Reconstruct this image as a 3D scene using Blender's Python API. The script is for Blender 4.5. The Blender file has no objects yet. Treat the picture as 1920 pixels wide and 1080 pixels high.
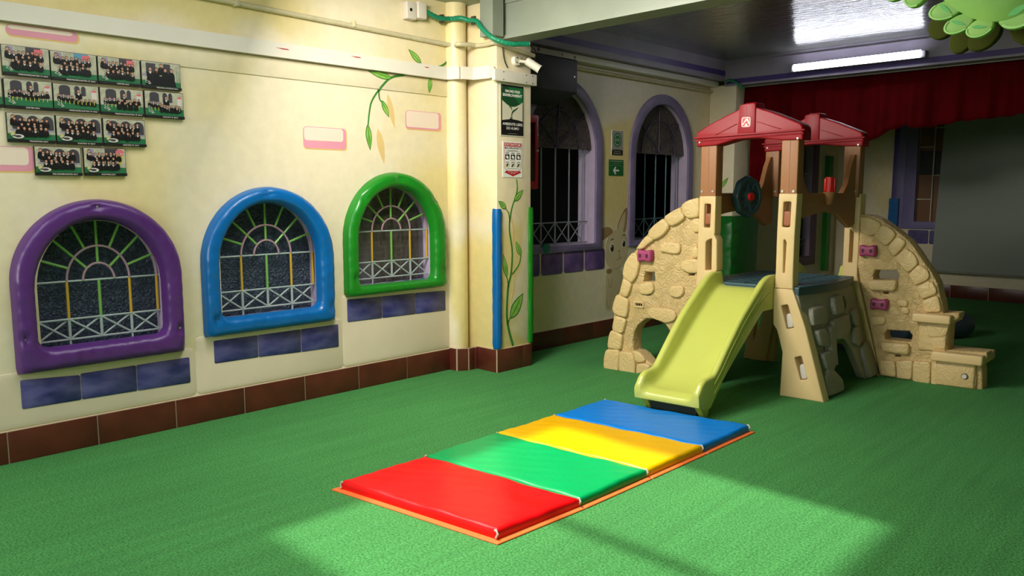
import bpy, bmesh, math, random
from mathutils import Vector, Matrix
from mathutils.geometry import tessellate_polygon

S = bpy.context.scene
COL = S.collection
# ------------------------------------------------------------------ camera
cam_data = bpy.data.cameras.new('camera')
cam = bpy.data.objects.new('camera', cam_data); COL.objects.link(cam)
cam_data.sensor_width = 36.0; cam_data.lens = 36.0 * 1466.7 / 1920
cam_data.clip_start = 0.05; cam_data.clip_end = 60
cam.matrix_world = Matrix(((0.7157, -0.0841, 0.6933, 0), (0.6984, 0.0876, -0.7103, 0), (-0.0010, 0.9926, 0.1214, 1.4), (0, 0, 0, 1)))
S.camera = cam
S.view_settings.view_transform = 'Standard'; S.view_settings.look = 'None'
S.view_settings.gamma = 1.0; S.view_settings.use_curve_mapping = False
S.view_settings.exposure = 0.0
S.cycles.use_denoising = True
S.cycles.max_bounces = 6; S.cycles.diffuse_bounces = 4; S.cycles.glossy_bounces = 3
S.cycles.sample_clamp_indirect = 4.0
# ------------------------------------------------------------------ daylight and added lamps
SKY_Z = 2.95
world = bpy.data.worlds.new('sky'); S.world = world; world.use_nodes = True
bg = world.node_tree.nodes['Background']; bg.inputs[0].default_value = (0.72, 0.84, 1.0, 1); bg.inputs[1].default_value = 1.5
def area(name, loc, sx, sy, power, color, rot=(0, 0, 0)):
    l = bpy.data.lights.new(name, 'AREA'); l.shape = 'RECTANGLE'; l.size = sx; l.size_y = sy
    l.energy = power; l.color = color
    o = bpy.data.objects.new(name, l); COL.objects.link(o); o.location = loc; o.rotation_euler = rot
    return o
sun_d = bpy.data.lights.new('sun', 'SUN'); sun_d.energy = 4.7; sun_d.angle = math.radians(2.2); sun_d.color = (1, 0.97, 0.9)
sun = bpy.data.objects.new('sun', sun_d); COL.objects.link(sun)
SUN = Vector((0.36, 0.14, -1.0))
sun.rotation_euler = SUN.to_track_quat('-Z', 'Y').to_euler()
# skylight openings in the front ceiling: x0, x1, y0, y1; the rear one is added for more light
OPEN = [(-3.93, -2.08, 1.10, 2.98), (-3.93, -2.08, -1.5, 0.5)]
area('skylight_daylight', (-3.0, 2.04, SKY_Z), 1.8, 1.8, 30, (1, 0.95, 0.86))
area('added_rear_fill', (-3.0, -0.5, SKY_Z), 1.8, 1.9, 36, (1, 0.95, 0.86))  # unseen extra lamp in the added rear opening, spreads more light
area('added_near_fill', (-1.9, -4.6, 2.1), 4.0, 1.2, 140, (1, 0.96, 0.89), (math.radians(82), 0, math.radians(2)))  # fill lamp added behind the camera to brighten the tower front

area('added_key_light', (-3.3, 2.25, 2.74), 0.9, 0.5, 88, (1, 0.95, 0.85), (math.radians(64), 0, math.radians(-16)))  # key lamp added under the skylight, tilted to brighten the play tower
area('added_beyond_fill', (-5.1, 3.3, 2.6), 0.3, 1.6, 26, (0.9, 0.95, 1.0))  # lamp added behind the windows so the patterned curtain shows

# ------------------------------------------------------------------ colours and materials
def lin(c):
    return tuple(((v / 255) / 12.92 if v <= 10 else (((v / 255) + 0.055) / 1.055) ** 2.4) for v in c) + (1,)
MATS = {}
def mat(name, rgb, rough=0.6, var=0.0, vscale=3.0, bump=0.0, bscale=40.0, spec=0.5, metal=0.0, rgb2=None, emit=None, detail=3.0, coord='Object', stretch=None, bdist=0.01):
    if name in MATS: return MATS[name]
    m = bpy.data.materials.new(name); m.use_nodes = True; MATS[name] = m
    N = m.node_tree.nodes; L = m.node_tree.links; P = N['Principled BSDF']
    P.inputs['Roughness'].default_value = rough; P.inputs['Metallic'].default_value = metal
    P.inputs['Specular IOR Level'].default_value = spec
    P.inputs['Base Color'].default_value = lin(rgb)
    if emit:
        P.inputs['Emission Color'].default_value = lin(rgb); P.inputs['Emission Strength'].default_value = emit
    tc = N.new('ShaderNodeTexCoord'); mp = N.new('ShaderNodeMapping')
    L.new(tc.outputs[coord], mp.inputs[0])
    if stretch: mp.inputs['Scale'].default_value = stretch
    if var or rgb2:
        n = N.new('ShaderNodeTexNoise'); n.inputs['Scale'].default_value = vscale; n.inputs['Detail'].default_value = detail
        L.new(mp.outputs[0], n.inputs['Vector'])
        r = N.new('ShaderNodeValToRGB'); L.new(n.outputs['Fac'], r.inputs[0])
        a = lin(rgb); b = lin(rgb2) if rgb2 else tuple(v * (1 - var) for v in a[:3]) + (1,)
        r.color_ramp.elements[0].position = 0.35; r.color_ramp.elements[1].position = 0.68
        r.color_ramp.elements[0].color = a; r.color_ramp.elements[1].color = b
        L.new(r.outputs[0], P.inputs['Base Color'])
    if bump:
        n2 = N.new('ShaderNodeTexNoise'); n2.inputs['Scale'].default_value = bscale; n2.inputs['Detail'].default_value = 4
        L.new(mp.outputs[0], n2.inputs['Vector'])
        bp = N.new('ShaderNodeBump'); bp.inputs['Strength'].default_value = bump; bp.inputs['Distance'].default_value = bdist
        L.new(n2.outputs['Fac'], bp.inputs['Height']); L.new(bp.outputs[0], P.inputs['Normal'])
    return m

def wall_paint():
    m = mat('painted_plaster', (233, 221, 185), 0.42, bump=0.25, bscale=9.0, bdist=0.012)
    N = m.node_tree.nodes; L = m.node_tree.links; P = N['Principled BSDF']
    tc = N.new('ShaderNodeTexCoord')
    n = N.new('ShaderNodeTexNoise'); n.inputs['Scale'].default_value = 0.9; n.inputs['Detail'].default_value = 2.5
    mp = N.new('ShaderNodeMapping'); mp.inputs['Location'].default_value = (0, 3.3, 1.7)
    L.new(tc.outputs['Object'], mp.inputs[0]); L.new(mp.outputs[0], n.inputs['Vector'])
    r = N.new('ShaderNodeValToRGB'); L.new(n.outputs['Fac'], r.inputs[0])
    r.color_ramp.elements[0].position = 0.52; r.color_ramp.elements[1].position = 0.70
    r.color_ramp.elements[0].color = lin((232, 218, 188)); r.color_ramp.elements[1].color = lin((230, 210, 148))
    n3 = N.new('ShaderNodeTexNoise'); n3.inputs['Scale'].default_value = 14; n3.inputs['Detail'].default_value = 5
    L.new(tc.outputs['Object'], n3.inputs['Vector'])
    mr = N.new('ShaderNodeMapRange'); mr.inputs[1].default_value = 0.3; mr.inputs[2].default_value = 0.7; mr.inputs[3].default_value = 0.95; mr.inputs[4].default_value = 1.03
    L.new(n3.outputs['Fac'], mr.inputs[0])
    # broad yellow brushed areas: above the duct, beside the column, between the dark windows
    sp = N.new('ShaderNodeSeparateXYZ'); nw = N.new('ShaderNodeTexNoise'); nw.inputs['Scale'].default_value = 1.6
    L.new(tc.outputs['Object'], nw.inputs['Vector'])
    wv = N.new('ShaderNodeVectorMath'); wv.operation = 'MULTIPLY_ADD'; wv.inputs[1].default_value = (0.9, 0.9, 0.9)
    L.new(nw.outputs['Color'], wv.inputs[0]); L.new(tc.outputs['Object'], wv.inputs[2]); L.new(wv.outputs[0], sp.inputs[0])
    def step(axis, a, b):
        q = N.new('ShaderNodeMapRange'); q.interpolation_type = 'SMOOTHSTEP'; q.inputs[1].default_value = a + .45; q.inputs[2].default_value = b + .45
        L.new(sp.outputs[axis], q.inputs[0]); return q.outputs[0]
    def op(k, a, b):
        q = N.new('ShaderNodeMath'); q.operation = k
        for i, s_ in enumerate((a, b)):
            if isinstance(s_, float): q.inputs[i].default_value = s_
            else: L.new(s_, q.inputs[i])
        return q.outputs[0]
    m1 = op('MULTIPLY', step(2, 2.25, 2.45), op('SUBTRACT', 1.0, step(1, 2.5, 3.0)))
    m2 = op('MULTIPLY', op('MULTIPLY', step(1, 3.9, 4.05), op('SUBTRACT', 1.0, step(2, .9, 1.2))), op('SUBTRACT', 1.0, step(1, 4.4, 4.5)))
    m3 = op('MULTIPLY', op('MULTIPLY', step(1, 5.95, 6.1), op('SUBTRACT', 1.0, step(1, 6.5, 6.8))), op('MULTIPLY', step(2, .9, 1.2), op('SUBTRACT', 1.0, step(2, 2.0, 2.2))))
    mk = op('MULTIPLY', op('MAXIMUM', op('MAXIMUM', m1, m2), m3), 0.75)
    my = N.new('ShaderNodeMix'); my.data_type = 'RGBA'; my.inputs[7].default_value = lin((224, 202, 120))
    L.new(mk, my.inputs[0]); L.new(r.outputs[0], my.inputs[6])
    mx = N.new('ShaderNodeMix'); mx.data_type = 'RGBA'; mx.blend_type = 'MULTIPLY'; mx.inputs[0].default_value = 1
    L.new(my.outputs[2], mx.inputs[6]); L.new(mr.outputs[0], mx.inputs[7]); L.new(mx.outputs[2], P.inputs['Base Color'])
    return m
WALL = wall_paint()

def carpet():
    m = bpy.data.materials.new('green_turf_carpet'); m.use_nodes = True
    N = m.node_tree.nodes; L = m.node_tree.links; P = N['Principled BSDF']
    P.inputs['Roughness'].default_value = 0.9; P.inputs['Specular IOR Level'].default_value = 0.15
    P.inputs['Sheen Weight'].default_value = 0.12; P.inputs['Sheen Tint'].default_value = lin((150, 230, 160))
    tc = N.new('ShaderNodeTexCoord')
    def noise(scale, detail, st=None):
        n = N.new('ShaderNodeTexNoise'); n.inputs['Scale'].default_value = scale; n.inputs['Detail'].default_value = detail
        mp = N.new('ShaderNodeMapping'); L.new(tc.outputs['Object'], mp.inputs[0])
        if st: mp.inputs['Scale'].default_value = st
        L.new(mp.outputs[0], n.inputs['Vector']); return n
    a = noise(95, 3); b = noise(3, 2, (6, 0.35, 1)); c = noise(1.1, 3); d2 = noise(260, 2)
    r = N.new('ShaderNodeValToRGB'); L.new(a.outputs['Fac'], r.inputs[0])
    r.color_ramp.elements[0].position = 0.32; r.color_ramp.elements[1].position = 0.68
    r.color_ramp.elements[0].color = lin((48, 112, 54)); r.color_ramp.elements[1].color = lin((84, 154, 84))
    def mul(src, fac, lo, hi):
        mr = N.new('ShaderNodeMapRange'); mr.inputs[1].default_value = 0.3; mr.inputs[2].default_value = 0.7
        mr.inputs[3].default_value = lo; mr.inputs[4].default_value = hi; L.new(fac.outputs['Fac'], mr.inputs[0])
        mx = N.new('ShaderNodeMix'); mx.data_type = 'RGBA'; mx.blend_type = 'MULTIPLY'; mx.inputs[0].default_value = 1
        L.new(src, mx.inputs[6]); L.new(mr.outputs[0], mx.inputs[7]); return mx.outputs[2]
    o = mul(mul(mul(r.outputs[0], b, 0.90, 1.07), c, 0.90, 1.06), d2, 0.86, 1.12)
    L.new(o, P.inputs['Base Color'])
    bp = N.new('ShaderNodeBump'); bp.inputs['Strength'].default_value = 0.9; bp.inputs['Distance'].default_value = 0.012
    L.new(a.outputs['Fac'], bp.inputs['Height']); L.new(bp.outputs[0], P.inputs['Normal'])
    return m
TURF = carpet()

def textured_glass(name, tint, rough, mixf, gbump=0.6, gscale=45.0):
    m = bpy.data.materials.new(name); m.use_nodes = True
    N = m.node_tree.nodes; L = m.node_tree.links; P = N['Principled BSDF']
    P.inputs['Base Color'].default_value = lin(tint); P.inputs['Roughness'].default_value = rough
    P.inputs['Specular IOR Level'].default_value = 0.9
    tc = N.new('ShaderNodeTexCoord')
    v = N.new('ShaderNodeTexVoronoi'); v.inputs['Scale'].default_value = gscale; v.feature = 'SMOOTH_F1'
    n = N.new('ShaderNodeTexNoise'); n.inputs['Scale'].default_value = gscale * 0.4; n.inputs['Detail'].default_value = 3
    L.new(tc.outputs['Object'], n.inputs['Vector'])
    va = N.new('ShaderNodeVectorMath'); va.operation = 'MULTIPLY_ADD'; va.inputs[1].default_value = (0.06,) * 3
    L.new(n.outputs['Color'], va.inputs[0]); L.new(tc.outputs['Object'], va.inputs[2]); L.new(va.outputs[0], v.inputs['Vector'])
    bp = N.new('ShaderNodeBump'); bp.inputs['Strength'].default_value = gbump; bp.inputs['Distance'].default_value = 0.045
    L.new(v.outputs['Distance'], bp.inputs['Height']); L.new(bp.outputs[0], P.inputs['Normal'])
    T = N.new('ShaderNodeBsdfTransparent'); T.inputs[0].default_value = (0.75, 0.8, 0.85, 1)
    X = N.new('ShaderNodeMixShader'); X.inputs[0].default_value = mixf
    L.new(T.outputs[0], X.inputs[1]); L.new(P.outputs[0], X.inputs[2]); L.new(X.outputs[0], N['Material Output'].inputs[0])
    return m
GLASS_BLUE = textured_glass('pebbled_blue_glass', (62, 80, 98), 0.3, 0.88, 1.0, 70)
GLASS_CLEAR = textured_glass('pebbled_clear_glass', (120, 108, 96), 0.25, 0.3, 0.4)
GLASS_BROWN = textured_glass('hammered_brown_glass', (112, 94, 84), 0.3, 0.9, 1.6, 70)

def stone_plastic(name, rgb, scale=16.0, strength=1.0):
    """moulded plastic with the wrinkled, chiselled relief of the climbing panels"""
    m = mat(name, rgb, 0.42, var=0.10, vscale=2.2)
    N = m.node_tree.nodes; L = m.node_tree.links; P = N['Principled BSDF']
    tc = N.new('ShaderNodeTexCoord')
    n = N.new('ShaderNodeTexNoise'); n.inputs['Scale'].default_value = scale; n.inputs['Detail'].default_value = 3
    n.inputs['Distortion'].default_value = 1.6; L.new(tc.outputs['Object'], n.inputs['Vector'])
    w = N.new('ShaderNodeMath'); w.operation = 'PINGPONG'; w.inputs[1].default_value = 0.12
    L.new(n.outputs['Fac'], w.inputs[0])
    bp = N.new('ShaderNodeBump'); bp.inputs['Strength'].default_value = strength; bp.inputs['Distance'].default_value = 0.04
    L.new(w.outputs[0], bp.inputs['Height']); L.new(bp.outputs[0], P.inputs['Normal'])
    return m
def smooth_plastic(name, rgb, rough=0.35, var=0.05): return mat(name, rgb, rough, var=var, spec=0.35, vscale=5, bump=0.05, bscale=60, bdist=0.004)

# ------------------------------------------------------------------ object helpers
def link(name, me, parent=None, mats=(), label=None, kind=None):
    o = bpy.data.objects.new(name, me); COL.objects.link(o)
    for m in mats: me.materials.append(m)
    if parent is not None:
        o.parent = parent
        o.matrix_parent_inverse = Matrix.Identity(4)
    if label: o['label'] = label
    if kind: o['kind'] = kind
    return o
def root(name, loc, label, cat, group=None):
    o = bpy.data.objects.new(name, None); COL.objects.link(o); o.empty_display_size = 0.1
    o.location = loc; return tag(o, label, cat, group)
def tag(o, label, cat, group=None):
    o['label'] = label; o['category'] = cat
    if group: o['group'] = group
    return o

class G:
    """collects geometry in world coordinates; build() links it as ONE mesh"""
    def __init__(s, fn=None): s.v = []; s.f = []; s.m = []; s.fn = fn
    def add(s, vs, fs, mi=0, fn=None):
        fn = fn or s.fn
        k = len(s.v); s.v += [tuple(fn(*p)) if fn else tuple(p) for p in vs]
        s.f += [tuple(i + k for i in f) for f in fs]; s.m += [mi] * len(fs)
        return s
    def box(s, a, b, mi=0, fn=None, bev=0.0):
        (x0, y0, z0), (x1, y1, z1) = a, b
        x0, x1 = sorted((x0, x1)); y0, y1 = sorted((y0, y1)); z0, z1 = sorted((z0, z1))
        if bev <= 0:
            vs = [(x, y, z) for x in (x0, x1) for y in (y0, y1) for z in (z0, z1)]
            return s.add(vs, [(0, 1, 3, 2), (4, 6, 7, 5), (0, 4, 5, 1), (2, 3, 7, 6), (0, 2, 6, 4), (1, 5, 7, 3)], mi, fn)
        bm = bmesh.new(); bmesh.ops.create_cube(bm, size=1)
        for v in bm.verts: v.co = Vector(((x0 + x1) / 2 + v.co.x * (x1 - x0), (y0 + y1) / 2 + v.co.y * (y1 - y0), (z0 + z1) / 2 + v.co.z * (z1 - z0)))
        bmesh.ops.bevel(bm, geom=bm.edges[:] + bm.verts[:], offset=min(bev, 0.45 * min(x1 - x0, y1 - y0, z1 - z0)), segments=3, profile=0.5, affect='EDGES')
        return s.bm(bm, mi, fn)
    def bm(s, bm, mi=0, fn=None):
        bm.verts.index_update(); s.add([v.co[:] for v in bm.verts], [tuple(v.index for v in f.verts) for f in bm.faces], mi, fn); bm.free(); return s
    def cyl(s, a, b, r, n=16, mi=0, fn=None, r2=None, cap=True):
        a, b = Vector(a), Vector(b); d = (b - a).normalized(); r2 = r if r2 is None else r2
        x = d.orthogonal().normalized(); y = d.cross(x); vs = []
        for p, q in ((a, r), (b, r2)):
            vs += [tuple(p + x * q * math.cos(2 * math.pi * i / n) + y * q * math.sin(2 * math.pi * i / n)) for i in range(n)]
        fs = [(i, (i + 1) % n, n + (i + 1) % n, n + i) for i in range(n)]
        if cap: fs += [tuple(range(n))[::-1], tuple(range(n, 2 * n))]
        return s.add(vs, fs, mi, fn)
    def tube(s, pts, r, n=8, mi=0, fn=None):
        pts = [Vector(p) for p in pts]; vs = []; m = len(pts); up = None
        for i, p in enumerate(pts):
            t = (pts[min(i + 1, m - 1)] - pts[max(i - 1, 0)]).normalized()
            if up is None: up = t.orthogonal().normalized()
            x = (up - t * up.dot(t)).normalized(); y = t.cross(x); up = x
            q = r[i] if isinstance(r, (list, tuple)) else r
            vs += [tuple(p + x * q * math.cos(2 * math.pi * k / n) + y * q * math.sin(2 * math.pi * k / n)) for k in range(n)]
        fs = [(i * n + k, i * n + (k + 1) % n, (i + 1) * n + (k + 1) % n, (i + 1) * n + k) for i in range(m - 1) for k in range(n)]
        fs += [tuple(range(n))[::-1], tuple((m - 1) * n + k for k in range(n))]
        return s.add(vs, fs, mi, fn)
    def plate(s, outer, holes=(), t=0.02, d0=0.0, bev=0.0, seg=3, mi=0, mside=None, mhole=None, fn=None, back=True):
        """flat shape (a, b) with holes, from depth d0 to d0+t, front edges rounded"""
        loops = [orient(outer, True)] + [orient(h, False) for h in holes]
        if bev <= 0: seg = 0
        vs = []; fs = []; ms = []; front = []; nf = 0
        for li, lp in enumerate(loops):
            n = len(lp); rings = [(0.0, d0)]
            rings += [(bev * (1 - math.cos(math.pi / 2 * k / seg)), d0 + t - bev + bev * math.sin(math.pi / 2 * k / seg)) for k in range(seg + 1)] if seg else [(0.0, d0 + t)]
            base = len(vs)
            for off, z in rings:
                vs += [(x, y, z) for x, y in (inset(lp, off) if off else lp)]
            sm = (mhole if li else mside); sm = mi if sm is None else sm
            for r in range(len(rings) - 1):
                for k in range(n):
                    a = base + r * n + k; b = base + r * n + (k + 1) % n
                    fs.append((a, b, b + n, a + n)); ms.append(sm)
            front.append([base + (len(rings) - 1) * n + k for k in range(n)])
        flat = [i for f in front for i in f]
        tri = tessellate_polygon([[Vector((vs[i][0], vs[i][1], 0)) for i in f] for f in front])
        for q in tri:
            a, b, c = (flat[i] for i in q)
            A, B, C = (Vector(vs[i]) for i in (a, b, c))
            if (B - A).cross(C - A).z < 0: b, c = c, b
            fs.append((a, b, c)); ms.append(mi)
        if back:
            bases = []; k0 = 0
            nr = (seg + 2)
            for f in front: bases += [f[0] - (nr - 1) * len(f) + k for k in range(len(f))]
            for q in tri:
                a, b, c = (bases[i] for i in q)
                A, B, C = (Vector(vs[i]) for i in (a, b, c))
                if (B - A).cross(C - A).z > 0: b, c = c, b
                fs.append((a, b, c)); ms.append(mi)
        k = len(s.v); fn = fn or s.fn
        s.v += [tuple(fn(*p)) if fn else p for p in vs]; s.f += [tuple(i + k for i in f) for f in fs]; s.m += ms
        return s
    def build(s, name, mats, parent=None, label=None, kind=None, smooth=35, origin=None):
        og = origin if origin is not None else (parent_origin(parent) if parent is not None else None)
        if og is None:
            xs, ys, zs = zip(*s.v); og = Vector(((min(xs) + max(xs)) / 2, (min(ys) + max(ys)) / 2, min(zs)))
        og = Vector(og)
        me = bpy.data.meshes.new(name); me.from_pydata([tuple(Vector(v) - og) for v in s.v], [], s.f)
        me.polygons.foreach_set('material_index', s.m); me.validate(); me.update()
        bm = bmesh.new(); bm.from_mesh(me); bmesh.ops.recalc_face_normals(bm, faces=bm.faces[:]); bm.to_mesh(me); bm.free()
        if smooth:
            me.polygons.foreach_set('use_smooth', [True] * len(me.polygons)); me.set_sharp_from_angle(angle=math.radians(smooth))
        o = link(name, me, parent, mats if isinstance(mats, (list, tuple)) else [mats], label, kind)
        if parent is None: o.location = og
        return o
def comps(g):
    par = list(range(len(g.v)))
    def find(a):
        while par[a] != a: par[a] = par[par[a]]; a = par[a]
        return a
    for f in g.f:
        for i in f[1:]: par[find(i)] = find(f[0])
    out = {}
    for f, m in zip(g.f, g.m): out.setdefault(find(f[0]), []).append((f, m))
    return list(out.values())
def build_each(g, name, mats, parent, **kw):
    """every separate piece becomes an object of its own"""
    for c in comps(g):
        h = G(); ix = {}
        for f, m in c:
            for i in f:
                if i not in ix: ix[i] = len(h.v); h.v.append(g.v[i])
            h.f.append(tuple(ix[i] for i in f)); h.m.append(m)
        h.build(name, mats, parent, **kw)
def parent_origin(p):
    q = Vector((0, 0, 0))
    while p is not None: q += Vector(p.location); p = p.parent
    return q
def area2(l): return sum(l[i][0] * l[(i + 1) % len(l)][1] - l[(i + 1) % len(l)][0] * l[i][1] for i in range(len(l)))
def orient(l, ccw): l = [tuple(p[:2]) for p in l]; return l if (area2(l) > 0) == ccw else l[::-1]
def inset(l, d):
    n = len(l); out = []
    for i in range(n):
        p, q, r = Vector(l[i - 1]), Vector(l[i]), Vector(l[(i + 1) % n])
        e, f = (q - p), (r - q)
        e = e.normalized() if e.length > 1e-9 else f.normalized(); f = f.normalized() if f.length > 1e-9 else e
        m = Vector((-e.y - f.y, e.x + f.x)); 
        if m.length < 1e-6: m = Vector((-e.y, e.x))
        m.normalize(); c = max(0.5, m.dot(Vector((-e.y, e.x)))); out.append(tuple(q + m * d / c))
    return out
def chaikin(l, k=2):
    for _ in range(k):
        o = []
        for i in range(len(l)):
            a, b = l[i], l[(i + 1) % len(l)]
            o += [(a[0] * .75 + b[0] * .25, a[1] * .75 + b[1] * .25), (a[0] * .25 + b[0] * .75, a[1] * .25 + b[1] * .75)]
        l = o
    return l
def cut(q, r=0.012):
    o = []
    for i in range(len(q)):
        a, b, c = Vector(q[i - 1]), Vector(q[i]), Vector(q[(i + 1) % len(q)])
        for e in (a, c):
            d = e - b; o.append(tuple(b + d * min(r / max(d.length, 1e-6), .45)))
    return o
def rounded(x0, y0, x1, y1, r, n=4):
    x0, x1 = sorted((x0, x1)); y0, y1 = sorted((y0, y1)); o = []
    for cx, cy, a in ((x1 - r, y1 - r, 0), (x0 + r, y1 - r, 90), (x0 + r, y0 + r, 180), (x1 - r, y0 + r, 270)):
        o += [(cx + r * math.cos(math.radians(a + 90 * k / n)), cy + r * math.sin(math.radians(a + 90 * k / n))) for k in range(n + 1)]
    return o
def ell(cx, cy, rx, ry, n=16, rot=0.0):
    c, s_ = math.cos(rot), math.sin(rot)
    return [(cx + rx * math.cos(t) * c - ry * math.sin(t) * s_, cy + rx * math.cos(t) * s_ + ry * math.sin(t) * c) for t in (2 * math.pi * i / n for i in range(n))]
def arch(y0, y1, zb, zs, zt, n=24, rc=0.02, p=2.0):
    """window shape: flat sill, straight sides to zs, rounded head to zt; starts bottom-left, counter-clockwise"""
    c = (y0 + y1) / 2; w = (y1 - y0) / 2; o = []
    for a in range(0, 91, 30): o.append((y1 - rc + rc * math.sin(math.radians(a)), zb + rc - rc * math.cos(math.radians(a))))
    for i in range(n + 1):
        t = math.pi * i / n; ct, st = math.cos(t), math.sin(t)
        o.append((c + w * math.copysign(abs(ct) ** (2 / p), ct), zs + (zt - zs) * abs(st) ** (2 / p)))
    for a in range(0, 91, 30): o.append((y0 + rc - rc * math.cos(math.radians(a)), zb + rc - rc * math.sin(math.radians(a))))
    return o
def spline(pts, n=8, closed=False):
    o = []; m = len(pts); P = lambda i: Vector(pts[i % m]) if closed else Vector(pts[max(0, min(m - 1, i))])
    for i in range(m if closed else m - 1):
        a, b, c, d = P(i - 1), P(i), P(i + 1), P(i + 2)
        for k in range(n):
            t = k / n; o.append(tuple(0.5 * ((2 * b) + (c - a) * t + (2 * a - 5 * b + 4 * c - d) * t * t + (3 * b - a - 3 * c + d) * t ** 3)))
    if not closed: o.append(tuple(P(m - 1)))
    return o
FONTCACHE = {}
def text_geo(g, txt, cx, cy, h, w=None, d=0.0, mi=0, fn=None, ang=0.0, t=0.0004, bold=0.0):
    """letters as flat meshes centred on (cx, cy); h = cap height, w = total width"""
    cu = bpy.data.curves.new('t', 'FONT'); cu.body = txt; cu.size = 1.0; cu.resolution_u = 2; cu.offset = bold
    ob = bpy.data.objects.new('t', cu); COL.objects.link(ob)
    dg = bpy.context.evaluated_depsgraph_get(); me = bpy.data.meshes.new_from_object(ob.evaluated_get(dg))
    xs = [v.co.x for v in me.vertices]; ys = [v.co.y for v in me.vertices]
    x0, x1, y0, y1 = min(xs), max(xs), min(ys), max(ys); sy = h / (y1 - y0); sx = (w / (x1 - x0)) if w else sy
    ca, sa = math.cos(ang), math.sin(ang); vs = []
    for v in me.vertices:
        a = (v.co.x - (x0 + x1) / 2) * sx; b = (v.co.y - (y0 + y1) / 2) * sy
        vs.append((cx + a * ca - b * sa, cy + a * sa + b * ca, d + t))
    g.add(vs, [tuple(p.vertices) for p in me.polygons], mi, fn)
    bpy.data.objects.remove(ob); bpy.data.curves.remove(cu); bpy.data.meshes.remove(me)
def flat(g, pts, d, mi, fn=None, t=0.0004):
    g.plate(pts, t=t, d0=d, mi=mi, fn=fn, back=False)
def struct(o, kind='structure'): o['kind'] = kind; return o
XW = -4.63
def WL(y, z, d): return (XW + d, y, z)            # left wall plane, d out of the wall
def plane_x(x): return lambda y, z, d: (x + d, y, z)
def plane_y(y): return lambda x, z, d: (x, y - d, z)   # faces the viewer
# ------------------------------------------------------------------ the room
M_CREAM = WALL
M_TILE = mat('maroon_baseboard_tile', (96, 42, 30), 0.32, var=0.35, vscale=7, bump=0.08, bscale=20)
M_GROUT = mat('pale_grout', (196, 178, 150), 0.8)
M_LILAC = mat('lilac_reveal_paint', (190, 172, 198), 0.55, var=0.12, vscale=8)
M_PURPLE_PAINT = mat('purple_brush_paint', (108, 84, 150), 0.5, var=0.35, vscale=6)
M_CEIL = mat('front_ceiling_paint', (164, 172, 150), 0.6, var=0.1, vscale=2)
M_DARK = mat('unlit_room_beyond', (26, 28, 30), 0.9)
M_BEAM = mat('grey_beam_enamel', (140, 146, 132), 0.42, var=0.12, vscale=3, bump=0.15, bscale=30)
M_MOULD = mat('lavender_grey_moulding', (160, 150, 170), 0.45, var=0.15, vscale=4)
M_STRIPE = mat('violet_stripe_paint', (82, 62, 136), 0.45, var=0.2, vscale=4)
M_WHITE = mat('white_duct_plastic', (226, 218, 204), 0.42, var=0.05, vscale=5)
def glossy_ceiling():
    m = mat('glossy_grey_ceiling', (104, 106, 98), 0.16, var=0.1, vscale=2, spec=0.7)
    N = m.node_tree.nodes; L = m.node_tree.links; P = N['Principled BSDF']
    tc = N.new('ShaderNodeTexCoord'); mp = N.new('ShaderNodeMapping'); mp.inputs['Scale'].default_value = (0.9, 5.0, 1)
    n = N.new('ShaderNodeTexNoise'); n.inputs['Scale'].default_value = 5; n.inputs['Detail'].default_value = 6
    L.new(tc.outputs['Object'], mp.inputs[0]); L.new(mp.outputs[0], n.inputs['Vector'])
    b = N.new('ShaderNodeBump'); b.inputs['Strength'].default_value = 0.5; b.inputs['Distance'].default_value = 0.02
    L.new(n.outputs['Fac'], b.inputs['Height']); L.new(b.outputs[0], P.inputs['Normal'])
    P.inputs['Coat Weight'].default_value = 0.8; P.inputs['Coat Roughness'].default_value = 0.10; L.new(b.outputs[0], P.inputs['Coat Normal'])
    return m
M_CEIL2 = glossy_ceiling()

g = G(); g.box((-5.4, -4.8, -0.1), (4.3, 11.8, 0)); struct(g.build('floor', TURF, smooth=0, origin=(0, 0, 0)))

# left wall with arched window openings
WIN = {  # y0, y1, sill, spring, top of the opening
    'purple': (1.175, 1.835, 0.545, 0.90, 1.262), 'blue': (2.175, 2.885, 0.60, 0.98, 1.350), 'green': (3.19, 3.895, 0.72, 1.10, 1.450)}
openings = [arch(*WIN[k]) for k in ('purple', 'blue', 'green')]
REC = [(4.90, 5.86, 0.92, 1.75, 2.31), (6.49, 7.46, 0.92, 1.75, 2.295)]
openings += [arch(*r) for r in REC] + [[(10.19, 0.52), (10.66, 0.52), (10.66, 2.1), (10.19, 2.1)]]
g = G(); g.plate([(-4.6, 0), (11.7, 0), (11.7, 2.9), (-4.6, 2.9)], openings, t=0.2, mi=0, mhole=1, fn=lambda y, z, d: (XW - 0.2 + d, y, z))
wall_left = struct(g.build('wall_left', [M_CREAM, M_LILAC], smooth=30, origin=(XW, 0, 0)))
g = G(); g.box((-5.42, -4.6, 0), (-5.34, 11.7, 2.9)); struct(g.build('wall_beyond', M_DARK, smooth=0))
# ceiling: front part with one skylight and one added opening, glossy rear part
g = G(); g.plate([(-5.4, -4.7), (4.2, -4.7), (4.2, 4.3), (-5.4, 4.3)], [[(a, c), (b, c), (b, d), (a, d)] for a, b, c, d in OPEN], t=0.12, fn=lambda x, y, d: (x, y, 2.82 + d))
for a, b, c, d in OPEN: g.box((a, (c + d) / 2 - 0.035, 2.84), (b, (c + d) / 2 + 0.035, 2.9))
struct(g.build('ceiling', M_CEIL, smooth=0))
g = G(); g.box((-5.4, 4.3, 2.82), (4.2, 11.8, 2.94)); struct(g.build('ceiling_rear', M_CEIL2, smooth=0, origin=(0, 0, 2.82)))
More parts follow.
